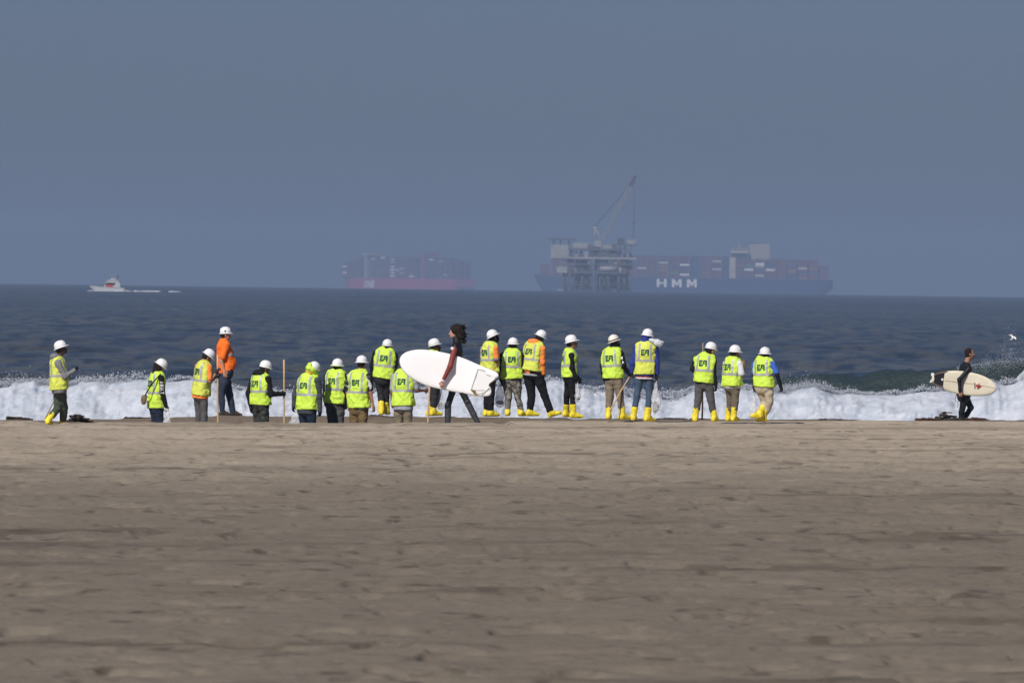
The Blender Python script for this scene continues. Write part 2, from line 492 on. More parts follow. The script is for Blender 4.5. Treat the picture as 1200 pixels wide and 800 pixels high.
    tag(o, 'thin mist of spray blowing off the wave at the far right', None, None, 'stuff')
    # the tumbling white shoulder of that wave
    us = np.linspace(0, 1, 110); vs = np.linspace(0, 1, 46)
    U, Vv = np.meshgrid(us, vs)
    pxx = 1176 + U * 90
    yy = 202.2 + 1.6 * Vv + 0.2 * np.sin(U * 9)
    xw = (pxx - 600) / F * yy
    ztop = HC - (np.interp(pxx, [1176, 1187, 1193, 1204, 1270], [458, 456, 441, 430, 424]) - (LEVEL + 8)) * yy / F
    zz = -0.1 + (ztop + 0.1) * np.sin(Vv * math.pi / 2) ** 0.8
    bl = 0
    for sc, am, sd in ((1.6, 0.14, 51), (4.0, 0.08, 53), (9.0, 0.04, 57)):
        bl = bl + am * (np.abs(vnoise(xw * sc, zz * sc * 1.4, yy * sc * 0.7, seed=sd)) * 2 - 0.7)
    me = grid_mesh('wave_foam', xw + 0.3 * bl, yy - bl, zz + 0.4 * bl)
    o = link('wave_foam', me, FOAM)
    tag(o, 'white foam tumbling down the wave at the right edge', None, None, 'stuff')
    # thin sheet of foam on the wet sand in front of the surf
    ys = np.linspace(175.0, 181.5, 16); xs = np.linspace(-17, 17, 500)
    Y, X = np.meshgrid(ys, xs, indexing='ij')
    Z = np.maximum(sand_z(X, Y, False) - 0.06, 0.0) * 0 + 0.02 + 0.03 * fbm(X * 1.5, Y * 1.5, seed=61)
    o = link('swash', grid_mesh('swash', X, Y, Z), FOAM)
    tag(o, 'flat foamy wash running up at the foot of the beach', None, None, 'stuff')
build_surf()

# ------------------------------------------------------------------ haze
def build_haze():
    mb = MB(); mb.b2(-9200, 9200, -170, 17300, -27.0, 112.0)
    m = bpy.data.materials.new('marine_haze'); m.use_nodes = True
    nt = m.node_tree; nt.nodes.clear()
    pv = nt.nodes.new('ShaderNodeVolumePrincipled'); out = nt.nodes.new('ShaderNodeOutputMaterial')
    pv.inputs['Color'].default_value = HAZE_COL
    pv.inputs['Density'].default_value = HAZE_D
    pv.inputs['Anisotropy'].default_value = 0.0
    nt.links.new(pv.outputs[0], out.inputs['Volume'])
    o = mb.build('haze', m)
    tag(o, 'pale blue grey marine haze over the sea', None, None, 'stuff')
HAZE_COL = (0.385, 0.52, 0.775, 1); HAZE_D = 1.2e-4
build_haze()

# ================================================================== people
def A3(v): return np.array([v[0], v[1], v[2]], float)
def nrm(v):
    v = np.asarray(v, float); return v / (np.linalg.norm(v) + 1e-9)

class Field:
    """a signed distance field on a grid, from which one closed skin is drawn"""
    def __init__(s, h): s.h = h; s.pr = []; s.cuts = []; s.disp = None
    def cone(s, a, b, ra, rb, k=0.02):
        a = np.asarray(a, float); b = np.asarray(b, float); r = max(ra, rb)
        s.pr.append(('c', a, b, ra, rb, k, np.minimum(a, b) - r, np.maximum(a, b) + r)); return s
    def chain(s, pts, rs, k=0.02):
        for i in range(len(pts) - 1): s.cone(pts[i], pts[i + 1], rs[i], rs[i + 1], k)
        return s
    def ell(s, a, b, L, wa, da, wb, db, k=0.03):
        a = np.asarray(a, float); b = np.asarray(b, float); r = max(wa, da, wb, db)
        s.pr.append(('e', a, b, (nrm(L), wa, da, wb, db), None, k, np.minimum(a, b) - r, np.maximum(a, b) + r)); return s
    def ball(s, c, r3, R, k=0.015, sub=False):
        """ellipsoid with radii r3 along the rows of R"""
        c = np.asarray(c, float); r = max(r3)
        s.pr.append(('b', c, np.array(r3, float), np.array(R, float), sub, k, c - r, c + r)); return s
    def cut(s, c, n): s.cuts.append((np.asarray(c, float), nrm(n))); return s
    def mesh(s):
        h = s.h; pad = 0.035
        lo = np.min([p[6] for p in s.pr], 0) - pad - h; hi = np.max([p[7] for p in s.pr], 0) + pad + h
        n = np.ceil((hi - lo) / h).astype(int) + 1
        ax = [lo[i] + h * np.arange(n[i]) for i in range(3)]
        D = np.full(n, 0.5)
        for (kind, a, b, e, f, k, bl, bh) in s.pr:
            i0 = np.maximum(((bl - pad - lo) / h).astype(int), 0); i1 = np.minimum(((bh + pad - lo) / h).astype(int) + 2, n)
            X = ax[0][i0[0]:i1[0]][:, None, None]; Y = ax[1][i0[1]:i1[1]][None, :, None]; Z = ax[2][i0[2]:i1[2]][None, None, :]
            if kind == 'b':
                px, py, pz = X - a[0], Y - a[1], Z - a[2]
                q = 0
                for r_, row in zip(b, e): q = q + ((px * row[0] + py * row[1] + pz * row[2]) / r_) ** 2
                d = (np.sqrt(q) - 1) * b.min()
                sl = (slice(i0[0], i1[0]), slice(i0[1], i1[1]), slice(i0[2], i1[2]))
                if f:
                    D[sl] = np.maximum(D[sl], -d); continue
            else:
                ab = b - a; l2 = ab @ ab + 1e-9
                px, py, pz = X - a[0], Y - a[1], Z - a[2]
                t = np.clip((px * ab[0] + py * ab[1] + pz * ab[2]) / l2, 0, 1)
                vx, vy, vz = px - t * ab[0], py - t * ab[1], pz - t * ab[2]
                if kind == 'c':
                    d = np.sqrt(vx * vx + vy * vy + vz * vz) - (e + (f - e) * t)
                else:
                    L, wa, da, wb, db = e
                    axd = ab / math.sqrt(l2); L = nrm(L - axd * (L @ axd)); G = np.cross(axd, L)
                    W = wa + (wb - wa) * t; Dd = da + (db - da) * t
                    u = (vx * L[0] + vy * L[1] + vz * L[2]) / W; g = (vx * G[0] + vy * G[1] + vz * G[2]) / Dd
                    m = np.minimum(W, Dd); w = (vx * axd[0] + vy * axd[1] + vz * axd[2]) / m
                    q = (np.abs(u) ** 2.3 + np.abs(g) ** 2.3 + np.abs(w) ** 2.3) ** (1 / 2.3)
                    d = (q - 1) * m
                sl = (slice(i0[0], i1[0]), slice(i0[1], i1[1]), slice(i0[2], i1[2]))
            o = D[sl]
            hh = np.clip(0.5 + 0.5 * (o - d) / k, 0, 1)
            D[sl] = o * (1 - hh) + d * hh - k * hh * (1 - hh)
        if s.disp:
            am, sc = s.disp[0], s.disp[1]; seed = s.disp[2]
            near = np.abs(D) < 0.04
            I = np.nonzero(near)
            x = ax[0][I[0]]; y = ax[1][I[1]]; z = ax[2][I[2]]
            nz = 0.65 * vnoise(x * sc, y * sc, z * sc * 0.55, seed) + 0.35 * vnoise(x * sc * 2.3, y * sc * 2.3, z * sc * 2.0, seed + 3)
            D[I] += am * nz
        for c, nn in s.cuts:
            d = (ax[0][:, None, None] - c[0]) * nn[0] + (ax[1][None, :, None] - c[1]) * nn[1] + (ax[2][None, None, :] - c[2]) * nn[2]
            D = np.maximum(D, d)
        return surface_net(D, lo, h)

def surface_net(D, lo, h):
    s = D < 0
    nx, ny, nz = D.shape
    cells = np.zeros((nx - 1, ny - 1, nz - 1), np.int8)
    for dx in (0, 1):
        for dy in (0, 1):
            for dz in (0, 1):
                cells += s[dx:nx - 1 + dx, dy:ny - 1 + dy, dz:nz - 1 + dz]
    mask = (cells > 0) & (cells < 8)
    C = np.argwhere(mask)
    idx = np.full(mask.shape, -1, np.int64); idx[tuple(C.T)] = np.arange(len(C))
    acc = np.zeros((len(C), 3)); cnt = np.zeros(len(C))
    offs = [(0, 0), (0, 1), (1, 0), (1, 1)]
    for a in range(3):
        b, c = [i for i in range(3) if i != a]
        for ob, oc in offs:
            o0 = [0, 0, 0]; o0[b] = ob; o0[c] = oc
            o1 = list(o0); o1[a] = 1
            v0 = D[C[:, 0] + o0[0], C[:, 1] + o0[1], C[:, 2] + o0[2]]; v1 = D[C[:, 0] + o1[0], C[:, 1] + o1[1], C[:, 2] + o1[2]]
            m = (v0 < 0) != (v1 < 0)
            t = np.where(m, v0 / np.where(m, v0 - v1, 1), 0)
            p = np.zeros((len(C), 3)); p[:, a] = t; p[:, b] = ob; p[:, c] = oc
            acc += p * m[:, None]; cnt += m
    V = lo + h * (C + acc / cnt[:, None])
    quads = []
    for a in range(3):
        b, c = [(1, 2), (2, 0), (0, 1)][a]
        sl0 = [slice(1, -1)] * 3; sl1 = [slice(1, -1)] * 3
        sl0[a] = slice(0, -1); sl1[a] = slice(1, None)
        e = s[tuple(sl0)] != s[tuple(sl1)]
        P = np.argwhere(e); off = np.array([1, 1, 1]); off[a] = 0; P = P + off
        neg = s[P[:, 0], P[:, 1], P[:, 2]]
        ub = np.zeros(3, int); ub[b] = 1; uc = np.zeros(3, int); uc[c] = 1
        q = [idx[tuple((P - ub - uc).T)], idx[tuple((P - uc).T)], idx[tuple(P.T)], idx[tuple((P - ub).T)]]
        q = np.stack(q, 1); q[~neg] = q[~neg][:, ::-1]
        quads.append(q)
    return V, np.concatenate(quads)

def join(parts):
    V = []; Q = []; o = 0
    for v, q in parts: V.append(v); Q.append(q + o); o += len(v)
    return np.concatenate(V), np.concatenate(Q)

def hand_field(w, e, nrm_, thumb, grip=0.6, fat=1.0, h=0.0078):
    """palm and five fingers; e points from the wrist along the hand, nrm_ out of the palm, thumb to the thumb's side"""
    e = nrm(e); n = nrm(nrm_ - e * (np.asarray(nrm_) @ e)); s = np.cross(e, n)
    if s @ np.asarray(thumb, float) < 0: s = -s
    f = Field(h)
    R = [e, s, n]
    f.cone(w - e * 0.03, w + e * 0.01, 0.030 * fat, 0.029 * fat, 0.012)
    f.ball(w + e * 0.048, (0.052, 0.041 * fat, 0.019 * fat), R, 0.015)
    for i, (u, l) in enumerate(((0.030, 0.072), (0.010, 0.080), (-0.010, 0.075), (-0.029, 0.060))):
        a1 = grip * (0.75 + 0.1 * i); a2 = grip * (2.0 + 0.12 * i); a3 = grip * 2.9
        p0 = w + e * 0.082 + s * u
        d1 = e * math.cos(a1) + n * math.sin(a1); p1 = p0 + d1 * l * 0.46
        d2 = e * math.cos(a2) + n * math.sin(a2); p2 = p1 + d2 * l * 0.32
        d3 = e * math.cos(a3) + n * math.sin(a3); p3 = p2 + d3 * l * 0.24
        f.chain([p0, p1, p2, p3], [0.0098 * fat, 0.0092 * fat, 0.0086 * fat, 0.0075 * fat], 0.004)
    t0 = w + e * 0.022 + s * 0.028; t1 = t0 + (e * 0.55 + s * 0.6 + n * 0.45 * grip) * 0.040; t2 = t1 + nrm(e * 0.8 + s * (0.35 - 0.5 * grip) + n * grip) * 0.034
    f.chain([t0, t1, t2], [0.014 * fat, 0.0115 * fat, 0.009 * fat], 0.006)
    return f.mesh()

SKIN = {'light': (0.50, 0.27, 0.19), 'tan': (0.36, 0.185, 0.115), 'brown': (0.20, 0.10, 0.062), 'dark': (0.075, 0.038, 0.026)}
def skin_mat(k): return mat('skin_' + k, SKIN[k], 0.5, var=0.12, vscale=18, bump=0.15, bscale=120)
def cloth(name, col, var=0.14, rough=0.85): return mat(name, col, rough, var=var, vscale=9, bump=0.45, bscale=15, spec=0.15)
LIME = mat('hi_vis_lime', (0.55, 0.77, 0.085), 0.72, var=0.08, vscale=7, bump=0.42, bscale=13, spec=0.2)
LIME_DULL = mat('hi_vis_faded_lime', (0.62, 0.68, 0.11), 0.75, var=0.08, vscale=7, bump=0.42, bscale=13, spec=0.2)
TAPE = mat('retroreflective_tape', (0.36, 0.36, 0.40), 0.4, var=0.1, vscale=20, spec=0.5)
NAVY = mat('logo_navy', (0.012, 0.035, 0.075), 0.7); LGREEN = mat('logo_green', (0.015, 0.12, 0.04), 0.7)
HATW = mat('hat_white_plastic', (0.74, 0.75, 0.77), 0.38, var=0.09, vscale=9, spec=0.5)
YBOOT = mat('yellow_rubber', (0.74, 0.60, 0.03), 0.5, var=0.25, vscale=16, bump=0.5, bscale=45, spec=0.45)
BLK = (0.012, 0.012, 0.014)
EYEW = mat('eye_white', (0.6, 0.58, 0.55), 0.3); EYED = mat('eye_dark', (0.01, 0.008, 0.006), 0.2)
HAIRB = mat('dark_hair', (0.013, 0.008, 0.006), 0.9, var=0.4, vscale=60, bump=0.8, bscale=160, stretch=(1, 1, 0.25))
GLOVEB = mat('black_glove', (0.014, 0.014, 0.016), 0.6, var=0.2, vscale=30)

def lathe_hat(c, up, f, parent, style='full', w=0.107, colour=None, band=None, stickers=False, lime_under=False):
    up = nrm(up); f = nrm(f - up * (f @ up)); L = np.cross(f, up)
    n = 40
    def ring(r, z, ridge=0.0):
        out = []
        for k in range(n):
            a = 2 * math.pi * k / n
            x, y = math.cos(a) * r, math.sin(a) * r * 1.14
            zz = z + ridge * math.exp(-(x / 0.016) ** 2) * (1 if r < w * 0.95 else 0)
            out.append(c + L * x + f * y + up * zz)
        return out
    prof = [(0.004, 0.128), (0.03, 0.1255), (0.055, 0.117), (0.075, 0.103), (0.090, 0.084), (0.1, 0.060), (0.105, 0.034), (w, 0.006), (w - 0.004, 0.0), (w - 0.012, 0.004), (w - 0.018, 0.05), (0.06, 0.095), (0.004, 0.108)]
    V = []; Fq = []
    for i, (r, z) in enumerate(prof):
        V += ring(r * w / 0.107 if i < 7 else r, z, 0.007 if i < 7 else 0)
    for i in range(len(prof) - 1):
        for k in range(n): Fq.append((i * n + k, (i + 1) * n + k, (i + 1) * n + (k + 1) % n, i * n + (k + 1) % n))
    hm = colour or HATW
    hat = link('hard_hat', np_mesh('hard_hat', V, Fq), hm, parent)
    V = []; Fq = []
    bp = [(w - 0.003, 0.006), (w + 0.012, 0.001), (w + 0.027, -0.006), (w + 0.030, -0.010), (w + 0.026, -0.010), (w + 0.010, -0.003), (w - 0.003, 0.001)]
    for r, z in bp:
        for k in range(n):
            a = 2 * math.pi * k / n
            fr = math.sin(a)
            rr = r + (0.018 * max(0, fr) ** 2 if r > w + 0.005 else 0)
            if style == 'cap' and r > w: rr = w + (r - w) * (0.2 + 1.1 * max(0, fr) ** 1.5)
            V.append(c + L * math.cos(a) * rr + f * math.sin(a) * rr * 1.12 + up * (z - 0.006 * max(0, fr)))
    for i in range(len(bp)):
        j = (i + 1) % len(bp)
        for k in range(n): Fq.append((i * n + k, j * n + k, j * n + (k + 1) % n, i * n + (k + 1) % n))
    bm_ = link('brim', np_mesh('brim', V, Fq), hm, hat)
    if lime_under:
        mb = MB(); vs = []; fs = []
        for r, z in ((w + 0.004, -0.012), (w + 0.034, -0.014), (w + 0.034, -0.024), (w + 0.004, -0.022)):
            for k in range(n):
                a = 2 * math.pi * k / n; vs.append(c + L * math.cos(a) * r + f * math.sin(a) * r * 1.14 + up * z)
        for i in range(4):
            for k in range(n): fs.append((i * n + k, ((i + 1) % 4) * n + k, ((i + 1) % 4) * n + (k + 1) % n, i * n + (k + 1) % n))
        mb.add(vs, fs, True); mb.build('sunshade', LIME, hat)
    if band is not None:
        vs = []; fs = []
        for z, r in ((0.010, w + 0.0025), (0.030, w + 0.001)):
            for k in range(n):
                a = 2 * math.pi * k / n; vs.append(c + L * math.cos(a) * r + f * math.sin(a) * r * 1.14 + up * z)
        for k in range(n): fs.append((k, (k + 1) % n, n + (k + 1) % n, n + k))
        MB().add(vs, fs, True).build('hat_band', band, hat)
    if stickers:
        for a in (-10, 62, -80):
            a = math.radians(a); nn = nrm(L * math.cos(a) * 1.1 + f * math.sin(a) + up * 0.25)
            cc = c + L * math.cos(a) * (w + 0.001) + f * math.sin(a) * (w + 0.001) * 1.14 + up * 0.05
            t1 = nrm(np.cross(up, nn)); t2 = np.cross(nn, t1)
            vs = [cc + nn * 0.002 + (t1 * math.cos(q) + t2 * math.sin(q)) * 0.018 for q in np.linspace(0, 2 * math.pi, 11)[:-1]]
            vs += [v - nn * 0.006 for v in vs]
            MB().add(vs, [tuple(range(10)), tuple(range(19, 9, -1))] + [(i, i + 10, (i + 1) % 10 + 10, (i + 1) % 10) for i in range(10)]).build('sticker', NAVY, hat)
    return hat

LOGO = []   # strokes in a unit frame: x right, y up; colour 0 navy, 1 green
def _rect(x0, x1, y0, y1, c, sh=0.0): LOGO.append(([(x0, y0), (x1, y0), (x1 + sh, y1), (x0 + sh, y1)], c))
_rect(-0.50, -0.32, -0.48, 0.48, 1); _rect(-0.50, -0.06, 0.24, 0.48, 0); _rect(-0.36, -0.10, -0.09, 0.10, 1); _rect(-0.50, -0.10, -0.48, -0.22, 0)
_rect(-0.16, 0.00, -0.45, 0.12, 1, 0.20); _rect(0.04, 0.50, 0.24, 0.48, 0); _rect(0.33, 0.52, -0.48, 0.28, 1); _rect(0.10, 0.38, -0.10, 0.07, 1); _rect(0.00, 0.14, 0.05, 0.30, 0, 0.02)

# a person
def person(label, d, ground, turn, hat, neck, hem, arms, legs, skin='tan', vest=True, vestm=None, top=None, topm=None, sleeve='long', sleevem=None,
           hemm=None, hemlen=0.04, pants=None, boots='yellow', glove=None, bulk=1.0, headgear=None, hatopt=None, hemtop=0.05, sw=0.185, pantsr=1.0,
           hair='short', logo=True, vlen=0.0, extra=None, seed=0, torso=None, face=0, belly=0.0, grip=0.7):
    """joints are read off the photograph (pixel column, pixel row, metres behind the figure's own distance)"""
    hemp0 = at(hem[0], hem[1], d)
    B = Vector((hemp0.x, d, float(sand_z(hemp0.x, d, False))))
    root = empty('person', B)
    tag(root, label, 'person')
    Bn = A3(B)
    def wp(p, dd=0.0):
        return A3(at(p[0], p[1], d + (p[2] if len(p) > 2 else 0.0) + dd)) - Bn
    tr = math.radians(turn)
    FW = np.array([math.sin(tr), math.cos(tr), 0.0]); LT = np.array([math.cos(tr), -math.sin(tr), 0.0])
    H = wp(hem); Nk = wp(neck)
    ax = nrm(Nk - H); Ltor = nrm(LT - ax * (LT @ ax)); G = np.cross(Ltor, ax)   # G points to the front
    if G @ FW < 0: G = -G
    tl = np.linalg.norm(Nk - H)
    b = bulk
    def st(s, w, dp, off=0.0): return (H + ax * tl * s + G * off, w * b, dp * b)
    stations = [st(-0.10, 0.150, 0.115), st(0.10, 0.172, 0.128, -0.005), st(0.32, 0.162, 0.116 + belly, belly * 0.7), st(0.55, 0.170, 0.118 + belly * 0.5, belly * 0.4), st(0.76, 0.182, 0.112), st(0.88, 0.165, 0.092), st(0.945, 0.105, 0.066), st(0.985, 0.060, 0.055)]
    S = {}
    for k, sg in (('R', 1), ('L', -1)):
        S[k] = Nk - ax * 0.095 + Ltor * sg * sw * b
    # head
    hx, hy, tilt, yaw = hat[:4]; pit = hat[4] if len(hat) > 4 else 0.0; hdd = hat[5] if len(hat) > 5 else 0.0
    ya = math.radians(yaw); hf = np.array([math.sin(ya), math.cos(ya), 0.0]); ti = math.radians(tilt)
    up = nrm(np.array([-math.sin(ti), 0, math.cos(ti)]) + hf * pit)
    hf = nrm(hf - up * (hf @ up)); hl = np.cross(hf, up)
    hd = (neck[2] if len(neck) > 2 else 0.0) + hdd + 0.03 * math.cos(ya)
    mid = wp((hx, hy, hd))
    brim = mid - up * 0.058
    hc = brim - up * 0.030
    if headgear in ('bare', 'curls'): hc = mid - up * 0.0; brim = hc + up * 0.03
    R = [hl, hf, up]
    # ---- body: one skin
    body = []
    f = Field(0.021)
    for i in range(len(stations) - 1):
        p, w, dp = stations[i]; q, w2, d2 = stations[i + 1]
        f.ell(p, q, Ltor, w - 0.022, dp - 0.022, w2 - 0.022 * (w2 > 0.1), d2 - 0.02 * (w2 > 0.1), 0.03)
    AR = {}; LG = {}
    for k in ('R', 'L'):
        e_, w_ = arms[k][:2]
        eo = (S[k] + np.array([0, 0, 0]))
        E = wp((e_[0], e_[1]), 0); W = wp((w_[0], w_[1]), 0)
        E[1] = S[k][1] + (e_[2] if len(e_) > 2 else 0.0); W[1] = S[k][1] + (w_[2] if len(w_) > 2 else 0.02)
        AR[k] = (S[k], E, W)
        f.chain([S[k], E, W], [0.050 * b, 0.038 * b, 0.026], 0.02)
    hips = {}
    for k, sg in (('R', 1), ('L', -1)):
        hp = H + ax * 0.06 + Ltor * sg * 0.088 * b
        lg = legs[k]
        if lg is None or lg == 'down':
            sgx = LT * sg * 0.10
            gz = float(sand_z(Bn[0] + sgx[0], d + sgx[1] * 1.0, False)) - Bn[2]
            an = np.array([H[0] + sgx[0] * 0.9, H[1] + sgx[1] * 0.9, gz + 0.09]); kn = (hp + an) / 2 + FW * 0.03
            toe = turn + sg * 8; tp = 0.0
        else:
            kn = wp(lg[0]); an = wp(lg[1])
            kn[1] += sg * (-math.sin(tr)) * 0.09; an[1] += sg * (-math.sin(tr)) * 0.09
            toe = lg[2] if len(lg) > 2 else turn; tp = lg[3] if len(lg) > 3 else 0.0
        LG[k] = (hp, kn, an, toe, tp)
        f.chain([hp, kn, an], [0.060, 0.043, 0.032], 0.03)
        tdir = np.array([math.sin(math.radians(toe)), math.cos(math.radians(toe)), 0.0]) * math.cos(tp) + np.array([0, 0, math.sin(tp)])
        f.chain([an, an + tdir * 0.12 - np.array([0, 0, 0.045])], [0.034, 0.028], 0.02)
        hips[k] = hp
    body.append(f.mesh())
    f = Field(0.0095)
    f.cone(Nk - ax * 0.03 + G * 0.01, hc - up * 0.05 - hf * 0.015, 0.058, 0.052, 0.02)
    f.ball(hc - hf * 0.006 + up * 0.01, (0.074, 0.094, 0.100), R, 0.02)
    f.ball(hc + hf * 0.028 - up * 0.055, (0.056, 0.060, 0.062), R, 0.025)
    f.ball(hc + hf * 0.072 - up * 0.098, (0.022, 0.018, 0.016), R, 0.02)
    f.cone(hc + hf * 0.088 - up * 0.012, hc + hf * 0.108 - up * 0.046, 0.008, 0.013, 0.012)
    f.ball(hc + hf * 0.088 - up * 0.076, (0.024, 0.008, 0.009), R, 0.010)
    for sg in (1, -1):
        f.ball(hc + hl * sg * 0.078 - hf * 0.012 - up * 0.022, (0.009, 0.017, 0.030), R, 0.006)
        f.ball(hc + hl * sg * 0.030 + hf * 0.094 - up * 0.012, (0.014, 0.009, 0.009), R, 0.004, sub=True)
    body.append(f.mesh())
    gloves = glove
    for k, sg in (('R', 1), ('L', -1)):
        Sx, E, W = AR[k]
        opt = arms[k][2] if len(arms[k]) > 2 else {}
        e = nrm(W - E) if 'dir' not in opt else nrm(opt['dir'])
        pn = np.asarray(opt.get('palm', -Ltor * sg + G * 0.2), float)
        hm = hand_field(W, e, pn, opt.get('thumb', G), opt.get('grip', grip), 1.18 if gloves else 1.0)
        if gloves:
            link('glove', np_mesh('glove', *hm), gloves, root)
        else: body.append(hm)
    bv, bq = join(body)
    link('body', np_mesh('body', bv, bq), skin_mat(skin), root)
    for sg in (1, -1):
        ec = hc + hl * sg * 0.030 + hf * 0.083 - up * 0.012
        mb = MB(); vs = []; fs = []
        for i in range(5):
            for j in range(8):
                a = math.pi * (i + 0.5) / 5; q = 2 * math.pi * j / 8
                vs.append(ec + 0.0115 * (hf * math.cos(a) + hl * math.sin(a) * math.cos(q) + up * math.sin(a) * math.sin(q)))
        for i in range(4):
            for j in range(8): fs.append((i * 8 + j, (i + 1) * 8 + j, (i + 1) * 8 + (j + 1) % 8, i * 8 + (j + 1) % 8))
        fs.append(tuple(range(8)))
        mb.add(vs, fs, True)
        for i_ in range(8): mb.mi[i_ if i_ < 8 else 0] = 1
        mb.mi[-1] = 1
        mb.build('eye', [EYEW, EYED], root)
    # ---- trousers
    def limb_rs(a, bb, c): return [a, bb, c]
    if pants is not None:
        f = Field(0.0145)
        f.ell(H + ax * tl * 0.22, H + ax * tl * 0.06, Ltor, 0.165 * b, 0.128 * b, 0.178 * b, 0.138 * b, 0.03)
        f.ell(H + ax * tl * 0.06, H - ax * 0.03, Ltor, 0.178 * b, 0.138 * b, 0.165 * b, 0.125 * b, 0.03)
        for k in ('R', 'L'):
            hp, kn, an, toe, tp = LG[k]
            cu = an + nrm(kn - an) * (0.10 if boots == 'yellow' else 0.05 if boots == 'low' else 0.0)
            f.chain([hp, (hp + kn) / 2, kn, (kn + an) / 2, cu], [0.098 * pantsr * min(b, 1.15), 0.090 * pantsr * min(b, 1.12), 0.074 * pantsr, 0.066 * pantsr, 0.060 * pantsr], 0.022)
        f.disp = (0.017 if pantsr > 0.9 else 0.009, 9.0, seed + 31)
        V, Q = f.mesh()
        link('trousers', np_mesh('trousers', V, Q), pants, root)
    # ---- boots or shoes
    for k in ('R', 'L'):
        hp, kn, an, toe, tp = LG[k]
        if boots is None: continue
        tdir = np.array([math.sin(math.radians(toe)), math.cos(math.radians(toe)), 0.0])
        tdir = tdir * math.cos(tp) + np.array([0, 0, math.sin(tp)])
        dn = nrm(np.array([0, 0, -1.0]) * math.cos(tp) + np.array([math.sin(math.radians(toe)), math.cos(math.radians(toe)), 0]) * math.sin(tp))
        side = np.cross(tdir, dn)
        f = Field(0.0135)
        big = boots in ('yellow', 'low'); sh_ = 0.17 if boots == 'yellow' else 0.05
        if big: f.chain([an + nrm(kn - an) * sh_, an], [0.068 if sh_ > 0.1 else 0.055, 0.060], 0.02)
        else: f.chain([an + nrm(kn - an) * 0.02, an], [0.040, 0.042], 0.02)
        sc = 1.0 if big else 0.86
        heel = an - tdir * 0.035 + dn * 0.045; toe_ = an + tdir * 0.165 * (1.08 if big else 1) + dn * 0.055
        f.ell(heel, toe_, side, 0.052 * sc, 0.050 * sc, 0.050 * sc, 0.034 * sc, 0.03)
        f.cone(an, an + tdir * 0.09 + dn * 0.03, 0.056 * sc, 0.045 * sc, 0.03)
        f.cut(an + dn * 0.093, dn)
        if big: f.cut(an + nrm(kn - an) * (sh_ + 0.015), nrm(kn - an)); f.disp = (0.010, 16.0, seed + 5)
        V, Q = f.mesh()
        bm_ = boots if not isinstance(boots, str) else (YBOOT if big else mat('black_shoe', (0.02, 0.018, 0.017), 0.5))
        if boots == 'brown': bm_ = mat('brown_shoe', (0.045, 0.035, 0.028), 0.6)
        link('boot' if big else 'shoe', np_mesh('boot', V, Q), bm_, root)
    # ---- top
    f = Field(0.0145)
    for i in range(len(stations) - 1):
        p, w, dp = stations[i]; q, w2, d2 = stations[i + 1]
        f.ell(p, q, Ltor, w + 0.006, dp + 0.006, w2 + 0.006, d2 + 0.006, 0.03)
    sl = {}
    for k in ('R', 'L'):
        Sx, E, W = AR[k]
        r0, r1, r2 = (0.068 * b, 0.057 * b, 0.043) if sleeve != 'tight' else (0.058, 0.045, 0.034)
        if sleeve == 'short':
            m_ = Sx + (E - Sx) * 0.78
            f.chain([Sx, m_], [0.068 * b, 0.064 * b], 0.03)
        elif sleeve == 'vestonly': f.cone(Sx, Sx + (E - Sx) * 0.1, 0.055, 0.05, 0.03)
        elif sleevem is None: f.chain([Sx, E, W + (W - E) * 0.03], [r0, r1, r2], 0.03)
        else: f.chain([Sx, Sx + (E - Sx) * 0.1], [r0, r0], 0.03)
    f.cut(H - ax * hemlen, -ax)
    f.disp = (0.012, 11.0, seed + 7)
    V, Q = f.mesh()
    link(top or 'shirt', np_mesh('shirt', V, Q), topm, root)
    if sleevem is not None:
        for k in ('R', 'L'):
            Sx, E, W = AR[k]; g = Field(0.0135)
            if sleeve == 'undersleeve':
                g.chain([Sx + (E - Sx) * 0.35, E, W + (W - E) * 0.03], [0.046, 0.044, 0.034], 0.02)
            else:
                g.chain([Sx, E, W + (W - E) * 0.03], [0.066 * b, 0.056 * b, 0.043], 0.02)
            g.disp = (0.009, 14.0, seed + 17)
            link('sleeve', np_mesh('sleeve', *g.mesh()), sleevem, root)
    if hemm is not None:
        g = Field(0.0145)
        g.ell(H + ax * tl * 0.12, H - ax * 0.02, Ltor, 0.186 * b, 0.142 * b, 0.190 * b, 0.146 * b, 0.02)
        g.cut(H - ax * (hemlen + 0.035), -ax); g.cut(H + ax * hemtop, ax)
        g.disp = (0.008, 12.0, seed + 9)
        link('shirt_hem', np_mesh('shirt_hem', *g.mesh()), hemm, root)
    # ---- vest
    if vest:
        f = Field(0.0138)
        vs_ = [st(-0.06, 0.206, 0.168), st(0.10, 0.208, 0.166), st(0.32, 0.200, 0.156 + belly, belly * 0.7), st(0.55, 0.204, 0.154 + belly * 0.5, belly * 0.4), st(0.76, 0.208, 0.148), st(0.885, 0.190, 0.126), st(0.945, 0.125, 0.098)]
        for i in range(len(vs_) - 1):
            p, w, dp = vs_[i]; q, w2, d2 = vs_[i + 1]
            f.ell(p, q, Ltor, w, dp, w2, d2, 0.03)
        f.cut(H - ax * vlen, -nrm(ax + (Ltor * 0.06 if seed % 2 else -Ltor * 0.05)))
        f.disp = (0.030, 9.0, seed + 57)
        V, Q = f.mesh()
        vm = vestm or LIME
        vo = link('hi_vis_vest', np_mesh('hi_vis_vest', V, Q), vm, root)
        bvh = BVHTree.FromPolygons([tuple(v) for v in V], [tuple(int(i) for i in q) for q in Q])
        def hit(o, dr, off=0.0045):
            r = bvh.ray_cast(Vector(o), Vector(dr), 1.0)
            if r[0] is None: return None
            return A3(r[0]) - np.asarray(dr) * off
